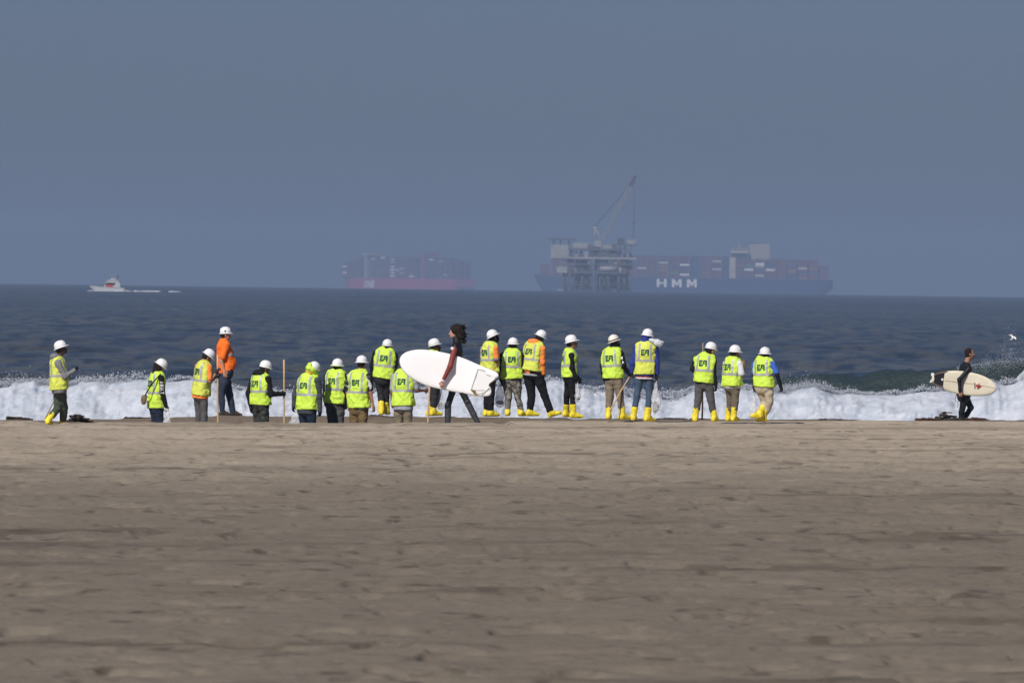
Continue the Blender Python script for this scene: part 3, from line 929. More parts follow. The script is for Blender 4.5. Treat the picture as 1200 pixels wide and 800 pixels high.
        def ribbon(rows, name='reflective_tape', m=TAPE):
            V = []; Fq = []; id_ = {}
            for i, row in enumerate(rows):
                for j, p in enumerate(row):
                    if p is not None: id_[i, j] = len(V); V.append(p)
            for i in range(len(rows) - 1):
                for j in range(len(rows[0]) - 1):
                    ks = [(i, j), (i, j + 1), (i + 1, j + 1), (i + 1, j)]
                    if all(k_ in id_ for k_ in ks):
                        pts = [V[id_[k_]] for k_ in ks]
                        if max(np.linalg.norm(pts[0] - pts[2]), np.linalg.norm(pts[1] - pts[3])) < 0.10: Fq.append([id_[k_] for k_ in ks])
            if Fq: return link(name, np_mesh(name, V, Fq), m, vo)
        sb = 0.44
        rows = []
        for dz in (-0.021, 0.0, 0.021):
            row = []
            for j in range(49):
                a = 2 * math.pi * j / 48; dr = Ltor * math.cos(a) + G * math.sin(a)
                row.append(hit(H + ax * (tl * sb + dz) + dr * 0.7, -dr))
            rows.append(row)
        ribbon(rows)
        for sg in (1, -1):
            for fb in (1, -1):
                rows = []
                for i in range(16):
                    s_ = sb + 0.03 + (0.985 - sb - 0.03) * i / 15
                    u0 = sg * (0.128 - 0.030 * (s_ - sb)) * b
                    rows.append([hit(H + ax * tl * s_ + Ltor * (u0 + du) + G * fb * 0.7, -G * fb, 0.0065) for du in (-0.019, 0.0, 0.019)])
                ribbon(rows)
        if logo:
            for nm_, idxs in (('letter', (0, 1, 2, 3)), ('slash', (4,)), ('letter', (5, 6, 7, 8))):
                V = []; Fq = []; mi_ = []
                for li in idxs:
                    poly, c_ = LOGO[li]
                    q = np.array(poly); nseg = 3
                    idg = {}
                    for i in range(nseg + 1):
                        for j in range(nseg + 1):
                            a_, b_ = i / nseg, j / nseg
                            pt = (q[0] * (1 - a_) + q[1] * a_) * (1 - b_) + (q[3] * (1 - a_) + q[2] * a_) * b_
                            p = hit(H + ax * (tl * 0.70 + pt[1] * 0.125) + Ltor * pt[0] * 0.155 - G * 0.7, G, 0.005 + 0.0015 * (c_ == 0))
                            if p is not None: idg[i, j] = len(V); V.append(p)
                    for i in range(nseg):
                        for j in range(nseg):
                            ks = [(i, j), (i + 1, j), (i + 1, j + 1), (i, j + 1)]
                            if all(k_ in idg for k_ in ks): Fq.append([idg[k_] for k_ in ks]); mi_.append(c_)
                if Fq:
                    lo_ = link(nm_, np_mesh(nm_, V, Fq), [NAVY, LGREEN], vo); lo_.data.polygons.foreach_set('material_index', mi_)
    # ---- hat and headgear
    ho = hatopt or {}
    if headgear not in ('bare', 'curls'):
        lathe_hat(brim, up, hf, root, **ho)
    if headgear == 'balaclava':
        f = Field(0.0105)
        f.ball(hc - hf * 0.002 + up * 0.006, (0.084, 0.104, 0.108), R, 0.02)
        f.ball(hc + hf * 0.030 - up * 0.055, (0.068, 0.074, 0.078), R, 0.03)
        f.cone(hc - up * 0.06, Nk - ax * 0.01, 0.070, 0.088, 0.03)
        f.cut(brim + up * 0.012, up)
        f.disp = (0.008, 14, seed + 71)
        link('balaclava', np_mesh('balaclava', *f.mesh()), cloth('black_knit', BLK), root)
    elif headgear in ('hood', 'hoodup'):
        f = Field(0.0115)
        hm = ho_m = extra['hood']
        if headgear == 'hoodup':
            f.ball(hc - hf * 0.012 + up * 0.004, (0.094, 0.108, 0.115), R, 0.02)
            f.cone(hc - up * 0.05 - hf * 0.02, Nk, 0.085, 0.10, 0.04)
            f.ball(hc + hf * 0.10 - up * 0.02, (0.058, 0.085, 0.08), R, sub=True)
            f.cut(brim + up * 0.012, up)
        else:
            f.ball(Nk - G * 0.045 + ax * 0.028, (0.138, 0.100, 0.072), [Ltor, G, ax], 0.03)
            f.ball(Nk + G * 0.05 - ax * 0.01, (0.10, 0.07, 0.045), [Ltor, G, ax], 0.03)
        f.disp = (0.010, 14, seed + 77)
        link('hood', np_mesh('hood', *f.mesh()), hm, root)
    elif headgear == 'neckgaiter':
        f = Field(0.0105)
        f.ball(hc + hf * 0.034 - up * 0.065, (0.066, 0.070, 0.060), R, 0.03)
        f.cone(hc - up * 0.075, Nk, 0.066, 0.078, 0.03)
        link('neck_gaiter', np_mesh('neck_gaiter', *f.mesh()), extra['gaiter'], root)
    if hair and headgear not in ('balaclava', 'hoodup', 'curls'):
        f = Field(0.0105)
        f.ball(hc - hf * 0.020 + up * 0.016, (0.079, 0.092, 0.104), R, 0.02)
        if hair == 'short':
            f.ball(hc - hf * 0.045 - up * 0.03, (0.068, 0.055, 0.055), R, 0.02)
        if hair == 'long':
            f.cone(hc - hf * 0.05 - up * 0.02, Nk - G * 0.06 - ax * 0.10, 0.082, 0.062, 0.03)
            f.cone(hc - hf * 0.02 + hl * 0.06 - up * 0.02, Nk + Ltor * 0.05 + G * 0.03 - ax * 0.08, 0.04, 0.035, 0.03)
        f.ball(hc + hf * 0.085 - up * 0.035, (0.070, 0.075, 0.075), R, sub=True)
        f.disp = (0.006, 40, seed + 3)
        V, Q = f.mesh()
        link('hair', np_mesh('hair', V, Q), HAIRB, root)
    return dict(root=root, B=Bn, H=H, N=Nk, ax=ax, L=Ltor, G=G, AR=AR, hc=hc, R=R, S=S, tl=tl, LG=LG, up=up, hf=hf, hl=hl)

# clothes
HOODG = cloth('grey_hoodie', (0.20, 0.20, 0.22)); OLIVE = cloth('olive_canvas', (0.060, 0.075, 0.055)); JEAN = cloth('navy_denim', (0.018, 0.028, 0.052))
BLACKC = cloth('black_cotton', BLK); CHAR = cloth('charcoal_cotton', (0.030, 0.031, 0.034)); GREYP = cloth('grey_canvas', (0.085, 0.083, 0.088)); ORANGE = cloth('hi_vis_orange', (0.90, 0.17, 0.02), var=0.08)
ORTEE = cloth('orange_cotton', (0.95, 0.26, 0.06), var=0.08); DENIM = mat('blue_denim', (0.045, 0.075, 0.125), 0.85, var=0.35, vscale=5, bump=0.3, bscale=150)
KHAKI = cloth('khaki_canvas', (0.20, 0.165, 0.12)); BROWN = cloth('brown_canvas', (0.185, 0.125, 0.060)); CREAM = cloth('cream_canvas', (0.43, 0.37, 0.28)); TAUPE = cloth('taupe_canvas', (0.14, 0.115, 0.085))
SLATE = cloth('slate_fleece', (0.055, 0.062, 0.070)); ROYAL = cloth('royal_blue_fleece', (0.028, 0.045, 0.24)); BLUET = cloth('blue_jersey', (0.05, 0.13, 0.50)); WHITET = cloth('white_cotton', (0.68, 0.70, 0.76), var=0.06); GREYT = cloth('grey_cotton', (0.34, 0.35, 0.40), var=0.08)
CAMOD = mat('dark_camouflage', BLK, 0.85, ramp=[(0, (0.015, 0.016, 0.016)), (0.45, (0.035, 0.037, 0.034)), (0.56, (0.065, 0.066, 0.062))], vscale=14)
CAMOG = mat('grey_camouflage', BLK, 0.85, ramp=[(0, (0.07, 0.065, 0.058)), (0.45, (0.16, 0.15, 0.13)), (0.56, (0.26, 0.245, 0.22))], vscale=18)
CAMOW = mat('black_white_camouflage', BLK, 0.85, ramp=[(0, (0.012, 0.012, 0.014)), (0.52, (0.10, 0.11, 0.12)), (0.57, (0.55, 0.56, 0.60))], vscale=11)
GLOVEW = mat('white_glove', (0.6, 0.62, 0.66), 0.6)
PLASTIC = mat('clear_bag_plastic', (0.72, 0.75, 0.80), 0.22, alpha=0.42, bump=0.9, bscale=22, spec=0.6)
WOOD = mat('pale_wood', (0.50, 0.34, 0.19), 0.65, var=0.2, vscale=8, stretch=(8, 8, 0.7)); BAMBOO = mat('weathered_wood', (0.20, 0.165, 0.12), 0.7, var=0.25, vscale=8, stretch=(8, 8, 0.7))
REDT = mat('maroon_rubber', (0.19, 0.035, 0.026), 0.55, var=0.12, vscale=8, bump=0.3, bscale=60); WETS = mat('black_neoprene', (0.010, 0.011, 0.013), 0.5, var=0.2, vscale=8, bump=0.25, bscale=50); WETG = mat('grey_neoprene', (0.045, 0.047, 0.055), 0.5, var=0.15, vscale=10)

P = {}
FLAT = 'flat'
P[1] = person('man in grey hoodie and olive trousers looking at his raised black gloved hand', 165.0, FLAT, 82, (69.8, 403.5, 21, 84), (66.8, 419.5), (69.5, 456),
    {'R': ((76.5, 441, 0.02), (87.0, 434.3, 0.10), {'palm': (0.0, 0.6, 0.8), 'grip': 0.9}), 'L': ((69, 441), (67, 459))},
    {'R': ((75.5, 477, 0.25), (73.2, 501.0, 0.5), 88), 'L': ((67.0, 478.5, 0), (56.2, 492.0, 0), 15)}, skin='dark', top='hoodie', topm=HOODG, pants=OLIVE, hemm=HOODG, glove=GLOVEB, headgear='hood', extra={'hood': HOODG}, belly=0.02, logo=False, seed=1, vestm=LIME_DULL)
P[2] = person('long haired worker with white lettering down the black sleeve and a brown crossbody bag', 167.0, FLAT, 58, (190.6, 425.0, -34, 70), (184.0, 437.0), (183.0, 478.5),
    {'R': ((190.5, 458.0, 0.0), (194.6, 475.5, 0.03)), 'L': ((178, 458, 0.05), (190, 476, 0.1))},
    {'R': 'down', 'L': 'down'}, skin='light', topm=BLACKC, pants=JEAN, glove=GLOVEW, hair='long', seed=2, bulk=0.95, vlen=0.0)
P[3] = person('short sleeved orange shirted worker with head bowed, gripping a wooden pole, in faded vest', 167.0, FLAT, 50, (246.5, 413.5, -35, 68), (239.0, 424.5), (234.8, 463.0),
    {'R': ((245.8, 447.0, 0.0), (254.0, 436.6, 0.07), {'grip': 1.0, 'dir': (0.35, 0.1, 0.9), 'palm': (1, 0.3, 0)}), 'L': ((246, 448, 0.05), (253, 441, -0.18), {'grip': 1.0})},
    {'R': 'down', 'L': 'down'}, skin='tan', topm=ORTEE, sleeve='short', pants=GREYP, hemm=ORTEE, hemlen=0.03, glove=GLOVEB, seed=3, vestm=LIME_DULL, bulk=0.95, pantsr=0.92)
P[4] = person('heavy man in an orange high visibility shirt and blue jeans, bare forearm hanging', 176.0, FLAT, 72, (264.0, 387.0, 4, 80), (261.5, 399.0), (263.8, 437.5),
    {'R': ((259.8, 422.0, -0.02), (263.2, 435.0, -0.02), {'grip': 0.4}), 'L': ((270, 422), (270, 434))},
    {'R': ((259.8, 462.0), (260.8, 482.3), 80), 'L': ((269.0, 462.5, 0.05), (273.0, 482.6, 0.05), 80)}, skin='light', vest=False, topm=ORANGE, sleeve='short', pants=mat('dark_denim', (0.024, 0.036, 0.062), 0.85, var=0.3, vscale=5, bump=0.3, bscale=150), boots='brown', bulk=1.12, belly=0.055, hatopt={'style': 'cap', 'stickers': True}, seed=4, hemlen=0.0)
P[5] = person('worker in a black hoodie and dark camouflage trousers reaching out to a pole', 167.0, FLAT, 40, (311.8, 426.5, -12, 66), (305.0, 438.8), (305.5, 474.0),
    {'R': ((317.6, 461.5, -0.03), (330.0, 461.3, 0.10), {'grip': 1.0, 'palm': (0.2, 1, 0)}), 'L': ((291.0, 461.0), (293.6, 477.5))},
    {'R': 'down', 'L': 'down'}, skin='brown', top='hoodie', topm=BLACKC, pants=CAMOD, glove=GLOVEB, headgear='hood', extra={'hood': BLACKC}, seed=5, hatopt={'style': 'cap'}, bulk=1.02)
P[6] = person('worker with a neon neck shade under the white hard hat and slate fleece sleeves', 167.0, FLAT, 34, (369.3, 428.0, -24, 50), (362.0, 440.0), (359.8, 480.0),
    {'R': ((374.6, 463.5), (374.9, 480.5)), 'L': ((345.5, 462.5), (343.8, 475.5))},
    {'R': 'down', 'L': 'down'}, skin='brown', topm=SLATE, pants=JEAN, hemm=SLATE, hemlen=0.05, glove=GLOVEB, seed=6, hatopt={'style': 'cap'}, bulk=1.08)
P[7] = person('worker in plain grey trousers whose white hard hat has a lime shade below the brim', 167.6, FLAT, 30, (395.8, 424.2, -3, 24), (393.8, 435.5), (392.8, 472.5),
    {'R': ((402.4, 457.5), (404.6, 472.5)), 'L': ((381.6, 456), (381, 470, 0.1))},
    {'R': 'down', 'L': 'down'}, skin='dark', topm=BLACKC, pants=GREYP, glove=GLOVEB, headgear='balaclava', seed=7, hatopt={'lime_under': True}, bulk=1.06)
P[8] = person('worker with black and white patterned short sleeves and brown trousers', 167.0, FLAT, 26, (424.0, 420.6, 0, 28), (421.5, 435.8), (420.0, 478.0),
    {'R': ((434.2, 459.0), (437.3, 475.5)), 'L': ((407.4, 460), (408.2, 475.5))},
    {'R': 'down', 'L': 'down'}, skin='tan', topm=CAMOW, sleeve='short', pants=BROWN, seed=8, bulk=1.08, glove=None)
P[9] = person('worker farther back in black balaclava and black sleeves walking towards the surf', 173.5, FLAT, 8, (454.2, 401.4, -4, 20), (452.2, 410.0), (448.6, 443.0),
    {'R': ((463.0, 427.5), (460.4, 439.0, 0.1)), 'L': ((436.6, 428.5), (437.0, 441.0, 0.08))},
    {'R': ((452.5, 464, 0.12), (453.0, 480.5, 0.2), 10), 'L': ((446.5, 464, 0.05), (446.8, 480.5, -0.05), 8)}, topm=BLACKC, pants=CHAR, glove=GLOVEB, headgear='balaclava', seed=9, hatopt={'style': 'cap', 'w': 0.103}, bulk=1.05, pantsr=0.9)
P[10] = person('worker in a grey tee bending behind the nose of the white surfboard', 166.5, FLAT, 16, (487.5, 428.5, -16, 30, 0.5, 0.16), (473.6, 435.8, 0.05), (472.4, 476.0),
    {'R': ((488.6, 457.5), (498.0, 457.6, 0.2), {'grip': 0.9}), 'L': ((459.2, 459.5), (459.3, 472.0, 0.06))},
    {'R': 'down', 'L': 'down'}, skin='brown', topm=GREYT, sleeve='short', pants=KHAKI, hemm=GREYT, hemlen=0.05, seed=10, bulk=1.04)
P[11] = person('worker in white hard hat and dark red neck gaiter half hidden behind the white surfboard', 173.0, FLAT, 72, (508.2, 400.8, 16, 78), (506.8, 413.0), (509.5, 448.0),
    {'R': ((508, 431), (511, 444, 0.1)), 'L': ((513, 431), (517, 444, 0.0), {'grip': 1.0})},
    {'R': ((508.5, 466, 0), (507.8, 481.5, 0), 60), 'L': ((512.5, 466, 0.1), (503.5, 482.0, 0.15), 75)}, skin='dark', topm=BLACKC, pants=CHAR, glove=GLOVEB, headgear='neckgaiter', extra={'gaiter': cloth('maroon_knit', (0.045, 0.012, 0.012))}, seed=11, hatopt={'style': 'cap'})
P[13] = person('tall worker in black balaclava and orange short sleeve, behind the surfboard tail', 174.0, FLAT, 50, (576.0, 390.5, 27, 62), (574.2, 403.5), (574.2, 436.0),
    {'R': ((581.6, 423.0), (583.0, 435.0, 0.06)), 'L': ((570, 424), (572, 436, 0.1))},
    {'R': ((575.6, 462), (575.0, 482.5), 60), 'L': ((570.8, 462), (569.8, 482.5), 40)}, topm=ORTEE, sleeve='short', pants=BLACKC, headgear='balaclava', glove=GLOVEB, boots='low', seed=13, vestm=LIME_DULL, bulk=0.96)
P[14] = person('worker in pale grey camouflage trousers seen squarely from behind', 174.3, FLAT, 2, (601.3, 399.4, 0, 4), (600.0, 411.5), (599.8, 443.8),
    {'R': ((611.4, 428), (609.5, 440, 0.10)), 'L': ((588.0, 429), (588.0, 446.5, 0.03), {'grip': 1.0})},
    {'R': ((606.8, 465.5), (610.5, 482.2), 25), 'L': ((595.6, 465.5), (594.8, 482.0), 5)}, topm=BLACKC, hemlen=0.06, pants=CAMOG, headgear='balaclava', glove=GLOVEB, boots='low', seed=14, bulk=1.05)
P[15] = person('big man in an orange hoodie striding right in black trousers and yellow boots', 174.3, FLAT, 42, (635.3, 390.8, -24, 52), (627.0, 402.5), (623.4, 436.0),
    {'R': ((635.4, 424.0), (636.2, 437.0, 0.05), {'grip': 1.0}), 'L': ((618, 424, 0.1), (624, 436, 0.1))},
    {'R': ((638.2, 463.5, 0.05), (645.6, 483.2, 0.05), 84, 0.30), 'L': ((623.0, 463.0), (620.5, 482.2), 80)}, skin='dark', top='hoodie', topm=ORTEE, hemm=GREYT, hemlen=0.045, hemtop=-0.035, vlen=-0.035, pants=BLACKC, glove=GLOVEB, headgear='hood', extra={'hood': ORTEE}, boots='low', seed=15, bulk=1.13, vestm=LIME_DULL, pantsr=1.12)
P[16] = person('slim worker in profile with black sleeves, looking right above tall yellow boots', 171.5, FLAT, 80, (668.7, 396.6, 16, 84), (667.6, 411.0), (667.2, 442.5),
    {'R': ((670.0, 431.0), (675.0, 443.6, 0.02), {'grip': 1.0}), 'L': ((672, 431), (677, 443))},
    {'R': ((671.3, 464), (671.6, 484.3), 84), 'L': ((664.2, 463), (663.4, 483.3, 0.1), 60)}, skin='tan', topm=BLACKC, pants=BLACKC, glove=GLOVEB, seed=16, bulk=0.92, pantsr=0.84)
P[17] = person('worker in a cream hard hat with black band, white patches on the right sleeve', 168.5, FLAT, 24, (718.6, 396.2, 19, 34), (717.0, 409.5), (719.0, 443.0),
    {'R': ((730.6, 427.5), (736.4, 436.8, 0.10), {'grip': 1.0}), 'L': ((706.6, 428.5), (707.6, 441.5))},
    {'R': ((726.8, 465), (729.2, 485.8), 55), 'L': ((714.6, 465), (712.8, 485.6), 10)}, topm=BLACKC, pants=KHAKI, headgear='balaclava', glove=GLOVEB, seed=17, hatopt={'colour': mat('cream_plastic', (0.72, 0.70, 0.62), 0.4), 'band': mat('black_band', BLK, 0.6)}, bulk=1.0)
P[18] = person('tall worker in royal blue hoodie and blue jeans carrying a clear rubbish bag', 167.3, FLAT, 4, (759.4, 389.3, -8, 24), (756.8, 402.0), (755.2, 438.5),
    {'R': ((769.8, 425), (769.4, 440.5)), 'L': ((741.0, 425), (740.6, 435.5, 0.04))},
    {'R': ((760.8, 463), (758.6, 488.0), 45), 'L': ((746.6, 463), (742.2, 487.2), 12)}, top='hoodie', topm=ROYAL, hemm=ROYAL, hemlen=0.0, pants=DENIM, headgear='hoodup', extra={'hood': ROYAL}, glove=GLOVEB, seed=18, vestm=LIME_DULL, pantsr=0.86, bulk=0.97)
P[19] = person('worker in grey trousers looking down right, pole upright on his far side', 166.0, FLAT, 16, (833.7, 405.0, -6, 50, 0.1), (826.4, 416.0), (824.8, 448.0),
    {'R': ((836.0, 434.5), (838.4, 451.0)), 'L': ((812.2, 432.0), (817, 437, 0.22), {'grip': 1.0})},
    {'R': ((832.6, 468.0), (836.8, 488.2), 20), 'L': ((818.4, 468), (814.6, 488.2), 5)}, skin='light', topm=BLACKC, pants=GREYP, glove=GLOVEB, seed=19, hatopt={'style': 'cap'}, bulk=0.95)
P[20] = person('worker in a white tee raising a fist before the chest, taupe trousers', 166.0, FLAT, 42, (861.6, 408.4, -2, 56), (858.6, 420.5), (858.2, 452.5),
    {'R': ((869.5, 440.3, 0.0), (872.0, 428.0, 0.08), {'dir': (-0.05, 0.1, 1), 'grip': 1.0}), 'L': ((863, 440, 0.1), (870, 432, 0.0), {'dir': (0.2, 0.1, 1), 'grip': 1.0})},
    {'R': ((861.0, 470.5), (859.6, 488.0), 28), 'L': ((855.6, 470.5, 0.05), (853.6, 488.0, 0.10), 20)}, skin='brown', topm=WHITET, sleeve='short', hemm=WHITET, hemlen=0.0, pants=TAUPE, seed=20, bulk=0.95, pantsr=0.95)
P[21] = person('worker in blue short sleeves over black undersleeves and cream trousers', 166.0, FLAT, 26, (896.5, 410.6, 0, 10), (895.0, 421.0), (895.3, 453.0),
    {'R': ((910.4, 438.5), (914.6, 452.0, 0.03)), 'L': ((884.0, 438.5), (884.0, 453.0), {'grip': 1.0})},
    {'R': ((901.6, 471.5, 0.0), (894.6, 488.6, 0.1), -40), 'L': ((896.5, 471.5, 0.05), (890.0, 484.2, -0.12), -50)}, skin='dark', topm=BLUET, sleeve='short', sleevem=None, pants=CREAM, glove=GLOVEB, seed=21, bulk=1.0, hair='short')

# ------------------------------------------------------------------ things held by people
def world_pt(k, part, off=(0, 0, 0)):
    p = P[k]; side, j = part
    return p['B'] + p['AR'][side][j] + np.asarray(off, float)
def hand_pt(k, side, s=0.07):
    S_, E_, W_ = P[k]['AR'][side]; return P[k]['B'] + W_ + nrm(W_ - E_) * s
def pole(label, top, bottom, m=WOOD, r=0.016, name='wooden_pole', cat='pole', group=None):
    top = A3(top); bottom = A3(bottom); mid = (top + bottom) / 2
    root = None
    mb = MB(); n = 7
    pts = [bottom + (top - bottom) * t - bottom + np.array([0.004 * math.sin(t * 9), 0.0, 0]) for t in np.linspace(0, 1, n)]
    mb.tube(pts, [r * (1.05 - 0.1 * t) for t in np.linspace(0, 1, n)], 10)
    o = mb.build(name, m); o.location = bottom
    return tag(o, label, cat, group)
def ground_at(x, y): return float(sand_z(x, y, False))
def pole_to_ground(label, px_top, row_top, px_bot, d, dbot=None, m=WOOD, r=0.016):
    t = A3(at(px_top, row_top, d)); b_ = A3(at(px_bot, 520, dbot or d)); b_[2] = ground_at(b_[0], b_[1]) - 0.03
    return pole(label, t, b_, m, r)
pole_to_ground('pale wooden pole gripped by the worker in the orange short sleeved shirt', 254.9, 415.6, 255.6, P[3]['B'][1] - 0.06, r=0.019)
pole_to_ground('pale wooden pole held at arm length by the worker in dark camouflage trousers', 332.6, 421.4, 333.6, P[5]['B'][1] + 0.02, r=0.019)
pole_to_ground('pale wooden pole standing under the nose of the white surfboard', 503.4, 446, 500.6, P[10]['B'][1] + 0.12, r=0.019)
dd_ = P[19]['B'][1] + 0.36; pole('weathered pole rising behind the worker in plain grey trousers who looks down right', at(823.7, 401.5, dd_), at(822.8, 491.5, dd_), BAMBOO, 0.018)
hp = hand_pt(17, 'R'); e_ = A3(at(714.6, 481, P[17]['B'][1] - 0.42)); pole('pale stick slanting from the glove of the cream hatted worker across his leg', hp + (hp - e_) * 0.10, e_, WOOD, 0.014, 'wooden_stick', 'stick')
hp = hand_pt(1, 'L'); e_ = A3(at(52.6, 490.5, 165.25)); pole('thin brown stick trailing behind the leg of the leftmost worker', hp + (hp - e_) * 0.1, e_, mat('brown_wood', (0.26, 0.17, 0.08), 0.7), 0.011, 'wooden_stick', 'stick')

def bag(label, top, wpx, hpx, d, seed=0, fill=None, fillh=0.25, m=None, depth=0.6, name='plastic_bag'):
    """a hanging bag: neck at the top point, body below; sizes in metres"""
    f = Field(0.0125)
    w, h = wpx, hpx
    prof = [(0.0, 0.10), (0.12, 0.30), (0.35, 0.72), (0.65, 1.0), (0.88, 0.86), (0.98, 0.45)]
    for i in range(len(prof) - 1):
        (t0, r0), (t1, r1) = prof[i], prof[i + 1]
        f.ell((0.01 * math.sin(seed + i * 2), 0, -h * t0), (0.01 * math.sin(seed + i * 2 + 2), 0, -h * t1), (1, 0, 0), max(w / 2 * r0, 0.015), max(w / 2 * r0 * depth, 0.014), max(w / 2 * r1, 0.015), max(w / 2 * r1 * depth, 0.014), 0.02)
    f.disp = (0.022, 13.0, seed)
    o = link(name, np_mesh(name, *f.mesh()), m or PLASTIC)
    o.location = top
    tag(o, label, 'bag')
    if fill:
        g = Field(0.012); g.ball((0, 0, -h * 0.80), (w * 0.36, w * 0.30 * depth + 0.01, h * fillh * 0.62), np.eye(3), 0.02); g.disp = (0.02, 20.0, seed + 4)
        link('debris', np_mesh('debris', *g.mesh()), fill, o)
    return o
DEB = mat('beach_debris', (0.16, 0.12, 0.085), 0.9, var=0.4, vscale=30)
bag('clear bag with brown litter in its tip, hanging from the blue hoodie worker', hand_pt(18, 'R', 0.10) + np.array([-0.01, -0.05, 0.0]), 0.18, 0.62, 0, 1, DEB, 0.28)
bag('round clear plastic bag held low beside the pale grey camouflage trousers', hand_pt(14, 'L', 0.09) + np.array([-0.03, -0.05, 0.02]), 0.24, 0.46, 0, 2, mat('pale_litter', (0.5, 0.5, 0.5), 0.8, var=0.3), 0.12)
bag('narrow clear bag hanging in front of the slim worker in black trousers', hand_pt(16, 'R', 0.09) + np.array([0.0, -0.03, 0.0]), 0.11, 0.40, 0, 3, DEB, 0.08)
bag('long limp clear bag hanging beside the cream trousers', hand_pt(21, 'L', 0.08) + np.array([-0.01, -0.04, 0.0]), 0.15, 0.58, 0, 4)
bag('clear bag hanging by the left hand of the worker with the neon neck shade', hand_pt(6, 'L', 0.08) + np.array([0.06, -0.04, 0.0]), 0.26, 0.42, 0, 5)
bag('small clear bag below the white glove of the long haired worker', hand_pt(2, 'R', 0.08) + np.array([0.02, -0.03, 0.0]), 0.12, 0.36, 0, 6)
bag('clear bag with dark litter beside the shins of the worker behind the surfboard', A3(at(516.8, 455, 173.0)), 0.13, 0.42, 0, 7, DEB, 0.16)
f = Field(0.012)
c0 = A3(at(768.5, 401.5, P[18]['B'][1] - 0.12))
f.cone((-0.09, 0, 0.05), (0.02, -0.01, 0.0), 0.045, 0.06, 0.03); f.cone((0.02, -0.01, 0), (0.10, 0.0, -0.03), 0.06, 0.05, 0.03); f.cone((0.06, 0, -0.01), (0.12, 0, 0.02), 0.03, 0.035, 0.02)
f.disp = (0.03, 16.0, 9)
o = link('plastic_bag', np_mesh('plastic_bag', *f.mesh()), mat('white_bag_plastic', (0.72, 0.75, 0.80), 0.4, alpha=0.72, bump=0.8, bscale=25)); o.location = c0
tag(o, 'crumpled whitish plastic bag flapping on the shoulder of the blue hoodie worker', 'bag')

# crossbody bag of the long haired worker
pr = P[2]; root = empty('crossbody_bag', Vector(pr['B'] + np.array([0, 0, 0])))
tag(root, 'brown crossbody bag at the hip of the long haired worker', 'bag')
c_ = A3(at(168.6, 468.5, 166.85)) - pr['B']
f = Field(0.011); f.ball(c_, (0.062, 0.045, 0.098), np.eye(3)); f.cone(c_ + [0.01, 0, 0.05], c_ + [0.05, 0, 0.07], 0.035, 0.02, 0.03); f.disp = (0.012, 20, 3)
link('pouch', np_mesh('pouch', *f.mesh()), mat('brown_leather', (0.16, 0.105, 0.075), 0.7, var=0.2, vscale=20), root)
a_ = A3(at(186.5, 440.0, 166.80)) - pr['B']; b_ = A3(at(172.5, 458.5, 166.70)) - pr['B']
MB().tube([a_ + [0.03, 0.02, 0.03], a_, (a_ + b_) / 2 + [-0.02, -0.035, 0], b_ + [0.0, 0.02, 0], c_ + [0.02, -0.01, 0.08]], 0.013, 6).build('strap', BLACKC, root)

# lettering
def text_mesh(ch, bold=0.0):
    cu = bpy.data.curves.new('letter', 'FONT'); cu.body = ch; cu.size = 1.0; cu.offset = bold; cu.resolution_u = 2; cu.fill_mode = 'FRONT'
    ob = bpy.data.objects.new('letter', cu)
    COL.objects.link(ob)
    me = bpy.data.meshes.new_from_object(ob.evaluated_get(bpy.context.evaluated_depsgraph_get()))
    bpy.data.objects.remove(ob)
    v = np.array([x.co[:] for x in me.vertices]); fs = [tuple(p.vertices) for p in me.polygons]
    v[:, 0] -= v[:, 0].min()
    return v, fs
def sleeve_text(k, side, word, size, t0, step, r=0.066, m=None, sub=True):
    p = P[k]; S_, E_, W_ = p['AR'][side]
    ad = nrm(E_ - S_); side_v = nrm(np.cross(ad, np.array([0, 1, 0.0]))); out = nrm(np.cross(side_v, ad))
    if out[1] > 0: out = -out
    if side_v[0] < 0: side_v = -side_v
    par = [c for c in p['root'].children if c.name.startswith('shirt') or c.name.startswith('sleeve')][0]
    u = t0
    for ch in word:
        v, fs = text_mesh(ch, 0.02)
        w = v[:, 0].max(); V = []
        for x, y, _ in v:
            uu = u + x * size * 0.9; vv = (y - 0.35) * size * 1.15 + 0.0
            pos = S_ + ad * uu + side_v * vv + out * (math.sqrt(max(r * r - vv * vv, 0)) + 0.004)
            V.append(pos)
        u += w * size * 0.9 + step
        MB().add(V, fs).build('letter', m, par)
TW = mat('white_print', (0.72, 0.73, 0.76), 0.7)
sleeve_text(2, 'R', 'ARIAT', 0.088, 0.06, 0.008, m=TW)
for (t_, w_, h_) in ((0.08, 0.045, 0.06), (0.17, 0.035, 0.05), (0.255, 0.04, 0.045)):
    S_, E_, W_ = P[17]['AR']['R']; ad = nrm(E_ - S_) if t_ < 0.24 else nrm(W_ - S_)
    sv = nrm(np.cross(ad, [0, 1, 0])); out = nrm(np.cross(sv, ad)); out = -out if out[1] > 0 else out
    V = []; n_ = 10
    for i in range(n_):
        a = 2 * math.pi * i / n_; rr = 1 + 0.35 * math.sin(a * 3 + t_ * 40)
        vv = math.cos(a) * w_ / 2 * rr; V.append(S_ + ad * (t_ + math.sin(a) * h_ / 2 * rr) + sv * vv + out * (math.sqrt(0.068 ** 2 - vv * vv) + 0.006))
    par = [c for c in P[17]['root'].children if c.name.startswith('shirt')][0]
    MB().add(V, [tuple(range(n_))]).build('sleeve_print', TW, par)

